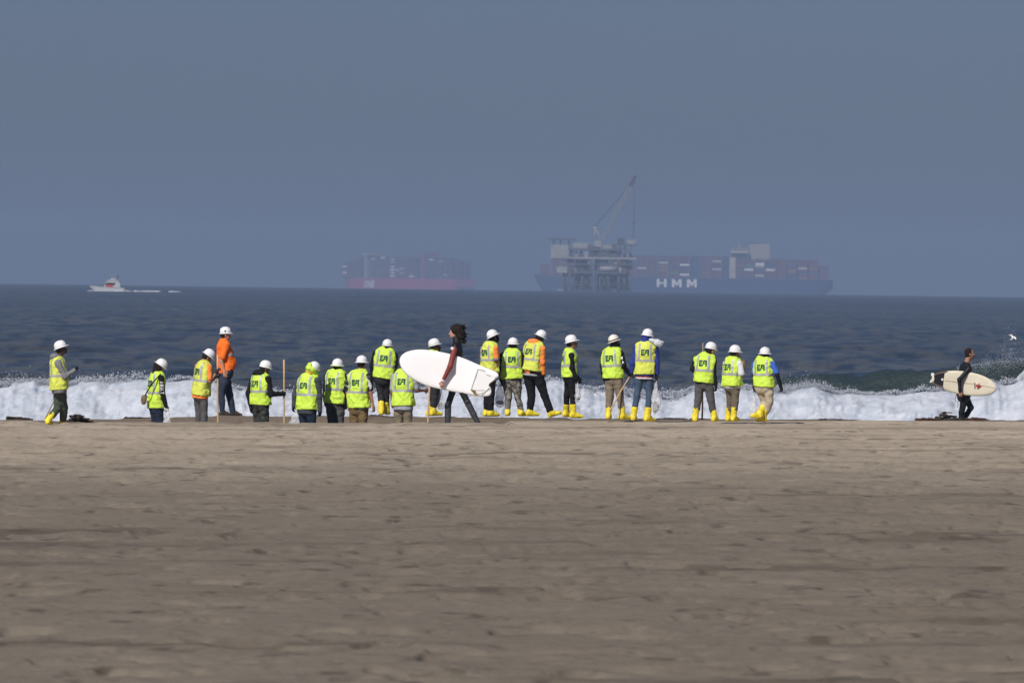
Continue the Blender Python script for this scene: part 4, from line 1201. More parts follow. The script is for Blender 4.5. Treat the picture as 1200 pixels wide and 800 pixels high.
# neon neck shade of worker 6
p = P[6]; hc, up, hf, hl = p['hc'], p['up'], p['hf'], p['hl']
f = Field(0.0115)
R_ = [hl, hf, up]
f.ball(hc - hf * 0.045 - up * 0.012, (0.118, 0.125, 0.075), R_, 0.02)
f.cone(hc - hf * 0.13 + up * 0.055, hc - hf * 0.06 - up * 0.05, 0.05, 0.07, 0.03)
f.cone(hc - up * 0.03, hc + hf * 0.10 - up * 0.06, 0.10, 0.07, 0.03)
f.cone(hc - hf * 0.02 - up * 0.06, p['N'] + np.array([0, 0, 0.0]), 0.075, 0.085, 0.03)
f.disp = (0.014, 14, 8)
link('neck_shade', np_mesh('neck_shade', *f.mesh()), LIME, p['root'])
g = Field(0.0115); g.ball(hc - hf * 0.03 - up * 0.088, (0.098, 0.115, 0.022), R_, 0.02); g.disp = (0.01, 18, 2)
link('shade_trim', np_mesh('shade_trim', *g.mesh()), ORTEE, p['root'])

# chest band of the orange shirt, cuffs
def shirt_band(k, s, a0, a1, name='reflective_tape'):
    p = P[k]; sh = [c for c in p['root'].children if c.name.startswith('shirt')][0]
    me = sh.data
    bvh = BVHTree.FromPolygons([v.co[:] for v in me.vertices], [tuple(q.vertices) for q in me.polygons])
    rows = []
    for dz in (-0.026, 0.026):
        row = []
        for j in range(25):
            a = a0 + (a1 - a0) * j / 24; dr = p['L'] * math.cos(a) + p['G'] * math.sin(a)
            r = bvh.ray_cast(Vector(p['H'] + p['ax'] * (p['tl'] * s + dz) + dr * 0.8), Vector(-dr), 1.2)
            row.append(A3(r[0]) + dr * 0.005)
        rows.append(row)
    V = rows[0] + rows[1]; Fq = [[j, j + 1, j + 26, j + 25] for j in range(24)]
    link(name, np_mesh(name, V, Fq), TAPE, sh)
shirt_band(4, 0.56, 0.15, math.pi * 0.9)
def cuff(k, side, t, m, name='cuff'):
    p = P[k]; S_, E_, W_ = p['AR'][side]
    a = S_ + (E_ - S_) * t; MB().tube([a, a + nrm(E_ - S_) * 0.055], 0.072, 14).build(name, m, p['root'])
cuff(13, 'R', 0.74, HOODG)
# black undersleeves of the blue shirt
for side in ('R', 'L'):
    S_, E_, W_ = P[21]['AR'][side]; g = Field(0.0125)
    g.chain([S_ + (E_ - S_) * 0.45, E_, W_ + (W_ - E_) * 0.03], [0.049, 0.046, 0.036], 0.02); g.disp = (0.006, 16, 3)
    link('sleeve', np_mesh('sleeve', *g.mesh()), BLACKC, P[21]['root'])
# red and white bands under the blue hoodie
p = P[18]
for dz, m_ in ((0.068, mat('red_rib', (0.35, 0.03, 0.03), 0.8)), (0.085, WHITET)):
    g = Field(0.0135); c_ = p['H'] - p['ax'] * (dz - 0.02)
    g.ell(c_ + p['ax'] * 0.03, c_, p['L'], 0.178, 0.135, 0.175, 0.132, 0.01)
    g.cut(c_ - p['ax'] * 0.028, -p['ax']); g.cut(c_ + p['ax'] * 0.01, p['ax'])
    link('shirt_hem', np_mesh('shirt_hem', *g.mesh()), m_, p['root'])

# ------------------------------------------------------------------ the two surfers and their boards
P[12] = person('woman surfer with windblown dark curls in a black wetsuit with maroon sleeves', 165.0, FLAT, -78, (533.0, 388.8, 0, -84), (535.8, 400.5), (534.4, 447.0),
    {'L': ((527.6, 429.0, -0.13), (518.6, 446.5, -0.11), {'dir': (-0.12, 0.0, -1), 'palm': (0.1, 1, 0), 'thumb': (-1, 0, 0), 'grip': 0.75}), 'R': ((527, 427, 0.05), (522, 438, 0.0))},
    {'L': ((548.0, 471.5, -0.05), (562.0, 499.0, -0.05), -100), 'R': ((524.6, 475.5, 0.0), (524.8, 501.0, 0.0), -85)}, skin='light', vest=False, top='wetsuit_top', topm=WETS, sleeve='vestonly', pants=WETS, boots=None,
    headgear='curls', hair=None, bulk=0.88, pantsr=0.82, seed=12, hemlen=0.02)
p = P[12]
S_, E_, W_ = p['AR']['L']; g = Field(0.0115); g.chain([S_ + (E_ - S_) * 0.12, E_, W_ - nrm(W_ - E_) * 0.02], [0.060, 0.049, 0.036], 0.02); g.disp = (0.005, 18, 2)
link('sleeve', np_mesh('sleeve', *g.mesh()), REDT, p['root'])
S2, E2, W2 = p['AR']['R']; g = Field(0.0115); g.chain([S2 + (E2 - S2) * 0.12, E2, W2], [0.058, 0.048, 0.036], 0.02)
link('sleeve', np_mesh('sleeve', *g.mesh()), REDT, p['root'])
g = Field(0.0115); g.cone(p['N'] - p['ax'] * 0.04, p['hc'] - p['up'] * 0.085 - p['hf'] * 0.02, 0.085, 0.062, 0.02); link('collar', np_mesh('collar', *g.mesh()), WETS, p['root'])
MB().tube([W_ - nrm(W_ - E_) * 0.035, W_ + nrm(W_ - E_) * 0.0], 0.038, 12).build('wrist_band', WHITET, p['root'])
q_ = S_ + (E_ - S_) * 0.05 + np.array([-0.055, -0.055, -0.01]); V = [q_ + np.array([math.cos(a) * 0.03, -0.01, math.sin(a) * 0.03]) for a in np.linspace(0, 2 * math.pi, 13)[:-1]]
MB().add(V + [v + np.array([0, 0.02, 0]) for v in V], [tuple(range(12)), tuple(range(23, 11, -1))] + [(i, i + 12, (i + 1) % 12 + 12, (i + 1) % 12) for i in range(12)]).build('badge', TW, p['root'])
for k in ('L', 'R'):
    hp_, kn, an, toe, tp = p['LG'][k]; g = Field(0.0125); g.chain([kn + (hp_ - kn) * 0.05, (kn + an) / 2, an], [0.066, 0.060, 0.046], 0.02)
    link('shin_panel', np_mesh('shin_panel', *g.mesh()), WETG, p['root'])
hc, up, hf, hl = p['hc'], p['up'], p['hf'], p['hl']
f = Field(0.010); R_ = [hl, hf, up]
f.ball(hc - hf * 0.045 + up * 0.040, (0.115, 0.130, 0.118), R_, 0.02)
f.ball(hc - hf * 0.11 - up * 0.06, (0.10, 0.085, 0.13), R_, 0.04)
rs = np.random.RandomState(4)
for i in range(80):
    a = rs.uniform(-0.3, 1.0); hgt = rs.uniform(-0.21, 0.14)
    c_ = hc - hf * (0.05 + 0.115 * rs.uniform(0.4, 1.1) + 0.05 * (hgt < -0.02) * rs.uniform(0, 1.2)) + up * hgt + hl * rs.uniform(-0.11, 0.11)
    f.ball(c_, tuple(rs.uniform(0.016, 0.036, 3)), R_, 0.012)
f.ball(hc + hf * 0.088 - up * 0.035, (0.080, 0.075, 0.078), R_, sub=True)
f.disp = (0.016, 26, 4)
link('curly_hair', np_mesh('curly_hair', *f.mesh()), HAIRB, p['root'])

P[22] = person('man surfer with short dark hair in a full black wetsuit, walking right', 176.0, FLAT, 70, (1136.4, 414.3, -3, 80), (1131.8, 426.5), (1129.4, 463.0),
    {'R': ((1123.6, 444.5, -0.12), (1124.2, 458.5, -0.11), {'dir': (0.15, 0.0, -1), 'palm': (0, 1, 0), 'thumb': (1, 0, 0), 'grip': 0.7}), 'L': ((1138, 444), (1140, 455))},
    {'R': ((1126.5, 483.0, 0.0), (1124.6, 505.0, 0.0), 85), 'L': ((1138.2, 477.5, 0.0), (1128.5, 493.0, 0.05), 80, -0.7)}, skin='tan', vest=False, top='wetsuit_top', topm=WETS, sleeve='tight', pants=WETS, boots=None, headgear='bare', bulk=0.97, pantsr=0.80, seed=22, hemlen=0.02)

def smooth_poly(pts, it=2):
    for _ in range(it):
        q = []
        for i in range(len(pts)):
            a = np.array(pts[i]); b_ = np.array(pts[(i + 1) % len(pts)]); q += [a * 0.75 + b_ * 0.25, a * 0.25 + b_ * 0.75]
        pts = q
    return pts
def board(name, label, outline, d, th, m, railm, tilt=0.0, parts=()):
    o3 = [A3(at(x, y, d)) for x, y in smooth_poly(outline)]
    O = np.array(o3); C = O.mean(0); n = len(O)
    # long axis for rocker
    root = empty(name, Vector(C)); tag(root, label, 'surfboard')
    Lc = O - C
    uu, ss, vt = np.linalg.svd(Lc - Lc.mean(0)); ax = vt[0]
    half = np.abs(Lc @ ax).max()
    def dep(q): return 0.05 * ((q @ ax) / half) ** 2 * -1 + q[:, 2] * tilt if q.ndim > 1 else 0
    rings = [(1.0, 0.0), (0.992, 0.35), (0.97, 0.62), (0.92, 0.85), (0.8, 1.0), (0.5, 1.0), (0.2, 1.0)]
    for sgn, nm in ((-1, 'deck'), (1, 'bottom')):
        V = []; Fq = []
        for s_, t_ in rings:
            q = Lc * s_; yy = dep(q) + sgn * th * t_
            V += [np.array([a[0], a[1] + y_, a[2]]) for a, y_ in zip(q, yy)]
        V.append(np.array([0, sgn * th, 0.0]))
        for i in range(len(rings) - 1):
            for k in range(n):
                f_ = [i * n + k, (i + 1) * n + k, (i + 1) * n + (k + 1) % n, i * n + (k + 1) % n]
                Fq.append(f_ if sgn < 0 else f_[::-1])
        for k in range(n):
            f_ = [(len(rings) - 1) * n + k, len(V) - 1, (len(rings) - 1) * n + (k + 1) % n]
            Fq.append(f_ if sgn < 0 else f_[::-1])
        mb = MB(); mb.add(V, Fq, True, 0)
        for i in range(n * 1): mb.mi[i] = 1
        mb.build(nm, [m, railm], root)
    front = lambda q: np.array([q[0], -th - 0.006 + float(dep(np.array([q]))[0]), q[2]])
    def patch(nm, poly, mm, lift=0.006, thick=0.004):
        q = [A3(at(x, y, d)) - C for x, y in poly]; q = [front(a) + np.array([0, -lift, 0]) for a in q]
        k = len(q); V = q + [a + np.array([0, thick, 0]) for a in q]
        MB().add(V, [tuple(range(k)), tuple(range(2 * k - 1, k - 1, -1))] + [(i, i + k, (i + 1) % k + k, (i + 1) % k) for i in range(k)]).build(nm, mm, root)
    for pt in parts: patch(*pt)
    return root, C, front
BW = mat('white_board_gloss', (0.90, 0.91, 0.93), 0.25, var=0.02, vscale=3, coat=0.4); BR = mat('brown_rail_stain', (0.30, 0.20, 0.14), 0.5)
BC = mat('cream_foam_board', (0.68, 0.63, 0.50), 0.4, var=0.07, vscale=5, coat=0.2); BRC = mat('stained_rail', (0.16, 0.11, 0.10), 0.5, var=0.4, vscale=9)
SEAM_FIN_SHADE = mat('grey_seam_fin_shade', (0.46, 0.45, 0.42), 0.6); PADW = mat('milky_traction_pad', (0.80, 0.81, 0.82), 0.5, bump=0.3, bscale=60)
o8 = lambda L: [(460 + x / 6.154, 370 + y / 6.154) for x, y in L]
out1 = o8([(46, 330), (54, 296), (80, 268), (125, 250), (180, 242), (240, 243), (310, 253), (390, 268), (480, 292), (560, 324), (640, 360), (700, 384), (745, 402), (767, 420), (765, 440), (742, 464), (712, 480), (696, 490), (702, 506), (713, 530), (714, 556), (702, 578), (660, 583), (600, 577), (560, 569), (480, 555), (400, 540), (300, 520), (230, 500), (165, 468), (105, 428), (64, 384)])
o17 = lambda L: [(545 + x / 17.78, 425 + y / 17.78) for x, y in L]
parts1 = [
    ('traction_pad', o17([(300, 150), (420, 185), (560, 235), (650, 280), (600, 350), (505, 430), (490, 470), (500, 520), (400, 600), (330, 640), (250, 630), (170, 590), (150, 540), (200, 380)]), PADW, 0.004),
    ('seam_and_fin_shade', o17([(262, 125), (276, 130), (138, 552), (118, 552)]), SEAM_FIN_SHADE, 0.010), ('seam_and_fin_shade', o17([(232, 230), (240, 232), (175, 420), (166, 418)]), SEAM_FIN_SHADE, 0.010),
    ('seam_and_fin_shade', o17([(262, 125), (400, 150), (440, 185), (400, 172), (290, 142)]), SEAM_FIN_SHADE, 0.012), ('seam_and_fin_shade', o17([(430, 238), (480, 246), (545, 275), (530, 284), (470, 262)]), SEAM_FIN_SHADE, 0.012),  # flat grey streaks painted for the shadows of the keel fins
    ('seam_and_fin_shade', o17([(505, 512), (514, 520), (350, 660), (335, 655), (400, 600)]), SEAM_FIN_SHADE, 0.012), ('seam_and_fin_shade', o17([(118, 548), (240, 565), (400, 562), (398, 574), (240, 577), (118, 560)]), SEAM_FIN_SHADE, 0.011)]
root1, C1, fr1 = board('surfboard', 'large white fish tail surfboard carried under the arm of the woman surfer', out1, 164.85, 0.036, BW, BR, 0.0, parts1)
V = [A3(at(x, y, 164.85)) - C1 for x, y in o17([(108, 552), (150, 568), (220, 575), (232, 640), (300, 682), (300, 694), (210, 690), (168, 622)])]
V = [v + np.array([0, -0.055 - 0.03 * (i in (4, 5, 6)), 0]) for i, v in enumerate(V)]
MB().add(V + [v + np.array([0, 0.02, 0]) for v in V], [tuple(range(8)), tuple(range(15, 7, -1))] + [(i, i + 8, (i + 1) % 8 + 8, (i + 1) % 8) for i in range(8)]).build('fin', mat('amber_fin', (0.20, 0.12, 0.04), 0.35), root1)
o6 = lambda L: [(1080 + x / 8.0, 400 + y / 8.0) for x, y in L]
out2 = o6([(92, 345), (100, 318), (130, 298), (200, 280), (320, 270), (450, 284), (560, 312), (640, 350), (685, 392), (708, 436), (692, 470), (645, 498), (560, 512), (460, 511), (350, 497), (250, 470), (165, 432), (112, 398), (94, 374)])
parts2 = [('traction_pad', o6([(112, 318), (160, 304), (213, 294), (206, 340), (198, 418), (150, 402), (106, 382), (118, 352)]), mat('black_foam_pad', (0.014, 0.014, 0.018), 0.8, bump=0.4, bscale=80), 0.006),
          ('rail_stain', o6([(120, 302), (200, 281), (250, 276), (215, 292), (160, 301), (112, 316)]), BRC, 0.004), ('rail_stain', o6([(104, 384), (150, 404), (200, 422), (214, 452), (165, 430), (112, 397)]), BRC, 0.004),
          ('leash_plug', o6([(184, 346), (200, 344), (204, 358), (194, 368), (182, 362)]), TW, 0.014),
          ('logo', o6([(508, 400), (526, 404), (538, 388), (550, 412), (562, 414), (552, 428), (536, 440), (518, 446), (524, 428), (508, 420)]), mat('red_print', (0.28, 0.02, 0.035), 0.6), 0.005),
          ('logo', o6([(490, 386), (502, 384), (504, 440), (492, 440)]), mat('grey_print', (0.22, 0.18, 0.17), 0.6), 0.005),
          ('stringer', o6([(214, 362), (460, 392), (706, 434), (706, 436), (460, 395), (214, 365)]), mat('stringer_wood', (0.54, 0.48, 0.36), 0.6), 0.003)]
root2, C2, fr2 = board('surfboard', 'cream surfboard with black traction pad and red print, carried at far right', out2, 175.83, 0.033, BC, BRC, 0.0, parts2)
for L_ in ([(86, 300), (104, 292), (118, 300), (112, 318), (104, 330), (90, 322)], [(98, 338), (106, 348), (100, 376), (84, 386), (74, 380), (86, 360)]):
    V = [A3(at(x, y, 175.83)) - C2 + np.array([0, -0.04, 0]) for x, y in o6(L_)]
    MB().add(V + [v + np.array([0, 0.016, 0]) for v in V], [tuple(range(6)), tuple(range(11, 5, -1))] + [(i, i + 6, (i + 1) % 6 + 6, (i + 1) % 6) for i in range(6)]).build('fin', TW, root2)
V = [A3(at(1080 + x / 8, 400 + y / 8, 175.6)) for x, y in ((328, 492), (318, 520), (316, 545), (324, 572), (336, 560), (342, 585), (338, 614), (332, 618))]
o = MB().tube([v - V[0] for v in V], 0.008, 6).build('leash', mat('leash_cord', (0.10, 0.11, 0.12), 0.5)); o.location = V[0]
tag(o, 'thin surf leash dangling below the cream surfboard', 'leash')

# ------------------------------------------------------------------ kelp and other wrack on the sand
KELP = mat('kelp', (0.026, 0.018, 0.012), 0.6, var=0.45, vscale=14, bump=0.5, bscale=40)
KELPR = mat('red_kelp', (0.055, 0.018, 0.012), 0.65, var=0.4, vscale=14)
def kelp(label, px0, px1, rtop, d, seed, m=KELP, prof=None, group=None):
    rs = np.random.RandomState(seed)
    xm = at(0.5 * (px0 + px1), 490, d).x; d = float(edge_y(xm, d)) - 0.45
    a = A3(at(px0, 490, d)); b_ = A3(at(px1, 490, d)); c = (a + b_) / 2; c[2] = ground_at(c[0], c[1])
    w = abs(b_[0] - a[0]); hh = at(0.5 * (px0 + px1), rtop, d).z - c[2]
    f = Field(0.016 if w < 1.5 else 0.02)
    n = int(14 + w * 22)
    for i in range(n):
        x = rs.uniform(-w / 2, w / 2); hx = hh * (prof(x / w) if prof else (1 - (2 * x / w) ** 2) * 0.9)
        z = rs.uniform(0, 1) * max(hx - 0.02, 0.0); an = rs.uniform(-0.5, 0.5)
        l = rs.uniform(0.05, 0.16)
        p0 = np.array([x - l * math.cos(an), rs.uniform(-0.25, 0.15), z - 0.02 + l * math.sin(an) * 0.2]); p1 = np.array([x + l * math.cos(an), rs.uniform(-0.25, 0.15), z + l * math.sin(an) * 0.3 - 0.02])
        f.cone(p0, p1, rs.uniform(0.018, 0.034), rs.uniform(0.012, 0.022), 0.015)
    f.disp = (0.012, 18, seed)
    o = link('kelp_pile', np_mesh('kelp_pile', *f.mesh()), m); o.location = c
    return tag(o, label, 'kelp')
kelp('tall dark heap of kelp at the feet of the man surfer', 1102, 1132, 477.5, 173.2, 1, prof=lambda t: max(0.25, 1 - abs(t + 0.22) * 2.2))
kelp('flat reddish kelp strand left of the tall heap near the cream surfboard', 1074, 1107, 487.6, 172.4, 2, KELPR)
kelp('ragged low kelp strand right of the man surfer', 1130, 1155, 486.6, 172.6, 3, KELPR)
kelp('dark kelp heap right of the leftmost worker', 78, 104, 482.6, 171.6, 4)
kelp('small dark kelp clump at the far left edge of the sand', 13, 32, 486.0, 171.6, 5)
kelp('thin kelp line left of the long haired worker', 150, 170, 487.0, 172.8, 6)
kelp('dark kelp clump between the patterned sleeve worker and the tee wearing one', 436, 447, 484.6, 173.6, 7)
kelp('short kelp strand between the blue hoodie worker and the grey trousers worker', 776, 806, 488.4, 170.9, 8)
kelp('small kelp strand right of the cream trousers', 962, 985, 490.0, 171.2, 9)
kelp('small kelp clump at the foot of the weathered pole', 815, 830, 490.2, 169.5, 10)

# a gull over the water
g = empty('gull', at(1187.4, 396.0, 400.0)); tag(g, 'white gull flying low over the water at the right edge', 'gull')
GW = mat('gull_white', (0.85, 0.86, 0.87), 0.7); GT = mat('gull_dark', (0.06, 0.055, 0.06), 0.7); GB = mat('gull_bill', (0.55, 0.25, 0.05), 0.5)
f = Field(0.012); f.ell((-0.16, 0, -0.04), (0.10, 0, 0.02), (0, 1, 0), 0.03, 0.026, 0.055, 0.05, 0.02); f.ball((0.14, 0, 0.055), (0.042, 0.036, 0.036), np.eye(3))
link('body', np_mesh('body', *f.mesh()), GW, g)
for sg in (-1, 1):
    V = [(0.08, sg * 0.03, 0.03), (-0.05, sg * 0.03, 0.03), (-0.06, sg * 0.24, 0.15), (0.05, sg * 0.26, 0.16), (-0.10, sg * 0.52, 0.10), (-0.04, sg * 0.50, 0.105)]
    V2 = [(x, y, z - 0.012) for x, y, z in V]
    w_ = MB().add(V + V2, [(0, 1, 2, 3), (3, 2, 4, 5), (9, 8, 7, 6), (11, 10, 8, 9), (0, 6, 7, 1), (1, 7, 8, 2), (2, 8, 10, 4), (4, 10, 11, 5), (5, 11, 9, 3), (3, 9, 6, 0)]).build('wing', GW, g)
    w_.rotation_euler = (0, 0, 0)
MB().add([(-0.15, -0.03, -0.04), (-0.15, 0.03, -0.04), (-0.27, 0.05, -0.055), (-0.27, -0.05, -0.055), (-0.15, 0, -0.055), (-0.27, 0, -0.065)], [(0, 1, 2, 3), (0, 3, 5, 4), (1, 4, 5, 2), (0, 4, 1), (3, 2, 5)]).build('tail', GW, g)
MB().tube([(0.175, 0, 0.052), (0.215, 0, 0.042)], [0.010, 0.003], 6).build('bill', GB, g)
g.scale = (0.62, 0.62, 0.62)
g.rotation_euler = (0.35, -0.3, math.radians(25))

# ------------------------------------------------------------------ motor boat and its wake
def sea0(d, x=0): return -(d * d + x * x) / (2 * RE)
D = 2200.0
bx = at(128, 341, D).x
boat = empty('motor_boat', Vector((bx, D, sea0(D) - 0.05))); tag(boat, 'white sport fishing motor boat with cabin, heading left near the horizon', 'boat')
GEL = mat('gelcoat', (0.38, 0.40, 0.42), 0.35, var=0.04); DGL = mat('tinted_glass', (0.015, 0.018, 0.022), 0.15); RED = mat('red_canvas', (0.36, 0.05, 0.05), 0.7); ALU = mat('aluminium', (0.35, 0.36, 0.38), 0.4, metal=0.4)
def hull_mesh(secs, n=9):
    """secs: (x, half beam at deck, half beam at keel, deck z, keel z)"""
    V = []; Fq = []
    for x, bd, bk, zd, zk in secs:
        for j in range(n):
            t = j / (n - 1) * 2 - 1; s = abs(t); sg = 1 if t >= 0 else -1
            y = sg * (bk + (bd - bk) * s ** 0.6) if s > 0.01 else 0
            V.append((x, y * (1 if s > 0.01 else 0), zk + (zd - zk) * s ** 1.6))
    for i in range(len(secs) - 1):
        for j in range(n - 1): Fq.append((i * n + j, (i + 1) * n + j, (i + 1) * n + j + 1, i * n + j + 1))
    o = len(V)
    for i in range(len(secs)):
        V.append((secs[i][0], secs[i][1], secs[i][3])); V.append((secs[i][0], -secs[i][1], secs[i][3]))
    for i in range(len(secs) - 1): Fq.append((o + i * 2, o + i * 2 + 1, o + i * 2 + 3, o + i * 2 + 2))
    Fq.append(tuple(range((len(secs) - 1) * n, len(secs) * n)))
    return V, Fq
V, Fq = hull_mesh([(-5.1, 0.1, 0.0, 1.35, 1.2), (-4.2, 0.75, 0.15, 1.30, 0.3), (-2.8, 1.3, 0.5, 1.2, -0.3), (0, 1.65, 1.1, 1.05, -0.4), (3.6, 1.6, 1.2, 0.95, -0.4), (4.0, 1.55, 1.2, 0.95, 0.0)])
MB().add(V, Fq).build('hull', GEL, boat)
MB().tube([(-5.0, 0, 1.36), (-4.1, -0.78, 1.33), (-2.8, -1.33, 1.23), (0, -1.68, 1.08), (3.9, -1.6, 0.98)], 0.05, 6).build('rub_rail', GEL, boat)
MB().prism([(-1.4, 1.1), (2.9, 1.0), (2.8, 2.15), (2.2, 2.75), (-0.2, 2.75), (-1.0, 2.3)], -1.25, 1.25).build('cabin', GEL, boat)
MB().prism([(-1.1, 1.75), (1.6, 1.7), (1.6, 2.2), (-0.75, 2.25)], -1.28, -1.24).build('side_window', DGL, boat)
MB().prism([(-1.55, 1.7), (-1.4, 1.7), (-0.75, 2.35), (-0.9, 2.4)], -1.1, 1.1).build('windscreen', DGL, boat)
MB().b2(-0.9, 1.0, -1.45, -1.30, 1.1, 1.75).build('side_curtain', RED, boat)
MB().prism([(-0.5, 2.75), (2.6, 2.75), (2.6, 2.9), (-0.7, 3.0)], -1.35, 1.35).build('hardtop', GEL, boat)
MB().b2(0.3, 1.8, -0.7, 0.7, 2.95, 3.45).build('flybridge', GEL, boat)
for x in (0.3, 1.0, 1.6, 2.2, 2.5): MB().tube([(x, -1.0 + 0.3 * (x > 1.5), 2.9), (x + 0.15, -1.0, 4.3 + 0.3 * math.sin(x * 7))], 0.045, 6).build('antenna', ALU, boat)
MB().b2(1.9, 2.5, -0.3, 0.3, 3.6, 4.2).build('radar_arch', mat('dark_canvas', (0.05, 0.055, 0.06), 0.7), boat)
MB().b2(4.0, 5.0, -1.3, 1.3, 0.05, 0.35).build('swim_platform', GEL, boat)
for i, (p0, p1, hh) in enumerate(((148, 153, 0.15), (158.5, 184, 0.24), (197, 211, 0.2), (106, 146, 0.16))):
    rs = np.random.RandomState(i + 3); f = Field(0.14)
    x0, x1 = at(p0, 341, D).x, at(p1, 341, D).x
    for k in range(int((x1 - x0) * 2.2) + 3):
        x = rs.uniform(x0, x1); f.ball((x - x0, rs.uniform(-1, 1) - (2.0 if i == 3 else 0), 0.02), (rs.uniform(0.5, 1.3), 0.9, hh * rs.uniform(0.5, 1.2)), np.eye(3), 0.1)
    f.disp = (0.12, 1.5, i)
    wk = link('wake_foam', np_mesh('wake_foam', *f.mesh()), FOAM); wk.location = (x0, D, sea0(D)); tag(wk, 'white wake foam trailing the motor boat on the dark water', None, None, 'stuff')

# ------------------------------------------------------------------ offshore platform
D = 7000.0; SC = D / F
pc = at(693, 341.7, D)
rig = empty('oil_platform', Vector((pc.x, D, sea0(D)))); tag(rig, 'pale steel offshore oil platform with a tall slewing crane', 'oil platform')
RX = lambda px: (px - 693) * SC
RZ = lambda row: (341.9 - row) * SC
PW = mat('platform_white', (0.27, 0.28, 0.28), 0.6, var=0.12, vscale=0.15); PG = mat('platform_grey', (0.085, 0.09, 0.095), 0.6, var=0.15, vscale=0.2); PD = mat('platform_dark_plant', (0.06, 0.065, 0.07), 0.7, var=0.3, vscale=0.3); PRUST = mat('rusty_steel', (0.14, 0.075, 0.05), 0.8, var=0.3, vscale=0.3); CRD = mat('crane_tip_red', (0.10, 0.03, 0.03), 0.6)  # darkest grey serves plant, risers and crane lines
def rb(name, x0, x1, r0, r1, y0=-14, y1=14, m=PG, par=None): return MB().b2(RX(x0), RX(x1), y0, y1, RZ(r1), RZ(r0)).build(name, m, par or rig)
for nm, x0, x1, r0, r1 in (('deck', 665, 727, 291.5, 293.6), ('deck', 645, 745, 301.5, 303.6), ('deck', 652, 734, 318.3, 320.8), ('deck', 659, 741, 309.5, 310.8)): rb(nm, x0, x1, r0, r1, -15, 15, PG if r0 < 300 or r0 > 305 else PW)
rb('helideck', 640.5, 674.5, 280.6, 281.9, -12, 12, PG)
for x in (648, 656, 666): MB().tube([(RX(x), -8, RZ(288)), (RX(x), -8, RZ(281))], 0.5, 6).build('helideck_post', PG, rig)
rb('quarters', 644.5, 665.5, 287.5, 304.5, -12, 8, PW); rb('quarters', 670.5, 687.5, 285.0, 293.5, -13, 4, PW); rb('module', 652, 664, 313, 320.5, -15.5, -3, PW)
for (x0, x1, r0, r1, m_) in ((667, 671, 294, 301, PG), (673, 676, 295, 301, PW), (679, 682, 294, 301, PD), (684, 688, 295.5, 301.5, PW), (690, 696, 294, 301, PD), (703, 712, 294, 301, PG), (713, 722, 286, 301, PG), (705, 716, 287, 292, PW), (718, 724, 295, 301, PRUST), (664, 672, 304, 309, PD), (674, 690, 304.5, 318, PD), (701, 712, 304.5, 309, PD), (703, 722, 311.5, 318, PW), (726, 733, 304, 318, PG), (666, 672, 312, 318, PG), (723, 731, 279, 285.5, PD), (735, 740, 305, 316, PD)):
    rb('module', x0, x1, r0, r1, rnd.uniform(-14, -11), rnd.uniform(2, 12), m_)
MB().tube([(RX(703), -13, RZ(315)), (RX(722), -13, RZ(315))], 2.3, 12).build('tank', PW, rig)
MB().prism([(RX(733), RZ(280.5)), (RX(745), RZ(280.5)), (RX(742.5), RZ(287)), (RX(735.5), RZ(287))], -8, 4).build('flare_platform', PW, rig)
rb('deck', 719, 745.5, 285.5, 287.5, -12, 10, PG)
for x in (659.5, 664, 670, 681, 693, 703, 713, 724.5, 731.5, 738):
    for y in (-12, 12): MB().tube([(RX(x), y, -6), (RX(x + (0.6 if x < 690 else -0.6)), y, RZ(319))], 0.75, 8).build('leg', PG, rig)
for x in (720, 725.5, 732, 738.5): MB().tube([(RX(x), -11, RZ(303)), (RX(x), -11, RZ(286))], 0.7, 6).build('column', PG, rig)
for (x0, r0, x1, r1) in ((659.5, 340, 670, 321), (670, 340, 659.5, 321), (681, 340, 693, 321), (693, 340, 681, 321), (703, 340, 713, 321), (713, 340, 703, 321), (724.5, 340, 738, 321), (738, 340, 724.5, 321), (659, 331, 739, 331), (670, 334, 731, 334), (720, 301, 732, 288), (732, 301, 720, 288), (738, 301, 732, 288)):
    MB().tube([(RX(x0), -12.4, RZ(r0)), (RX(x1), -12.4, RZ(r1))], 0.45, 6).build('brace', PG, rig)
for i in range(14): 
    x = 673 + i * 4.1; MB().tube([(RX(x), 4 * math.sin(i * 2.1), -3), (RX(x), 4 * math.sin(i * 2.1), RZ(320))], 0.35, 6).build('conductor_pipe', PG, rig)
for (x0, x1, r) in ((665, 727, 290.2), (645, 669, 300.2), (734, 746, 300.2), (652, 734, 317), (641, 674, 279.6)):
    mb = MB()
    mb.tube([(RX(x0), -15, RZ(r)), (RX(x1), -15, RZ(r))], 0.09, 4)
    for k in range(int((x1 - x0) / 2.2) + 1): mb.tube([(RX(x0 + k * 2.2), -15, RZ(r + 1.4)), (RX(x0 + k * 2.2), -15, RZ(r))], 0.08, 4)
    tag(mb.build('railing', PG, rig), kind='stuff')
for i in range(46):
    px_ = rnd.uniform(666, 738); lv = rnd.choice([(301.5, 294), (318.3, 311), (309.5, 304), (291.5, 287)])
    if lv[0] < 300 and px_ > 722: continue
    w_ = rnd.uniform(0.6, 2.2); t_ = rnd.uniform(0.4, 1.0)
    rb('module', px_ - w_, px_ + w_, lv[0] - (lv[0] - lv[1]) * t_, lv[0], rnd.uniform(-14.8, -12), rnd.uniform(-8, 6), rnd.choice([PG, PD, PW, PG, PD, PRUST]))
for i in range(10):
    x = 662 + i * 7.6; MB().tube([(RX(x), -8 + 3 * (i % 3), -3), (RX(x), -8 + 3 * (i % 3), RZ(320))], 0.5, 6).build('conductor_pipe', PRUST if i % 2 else PG, rig)
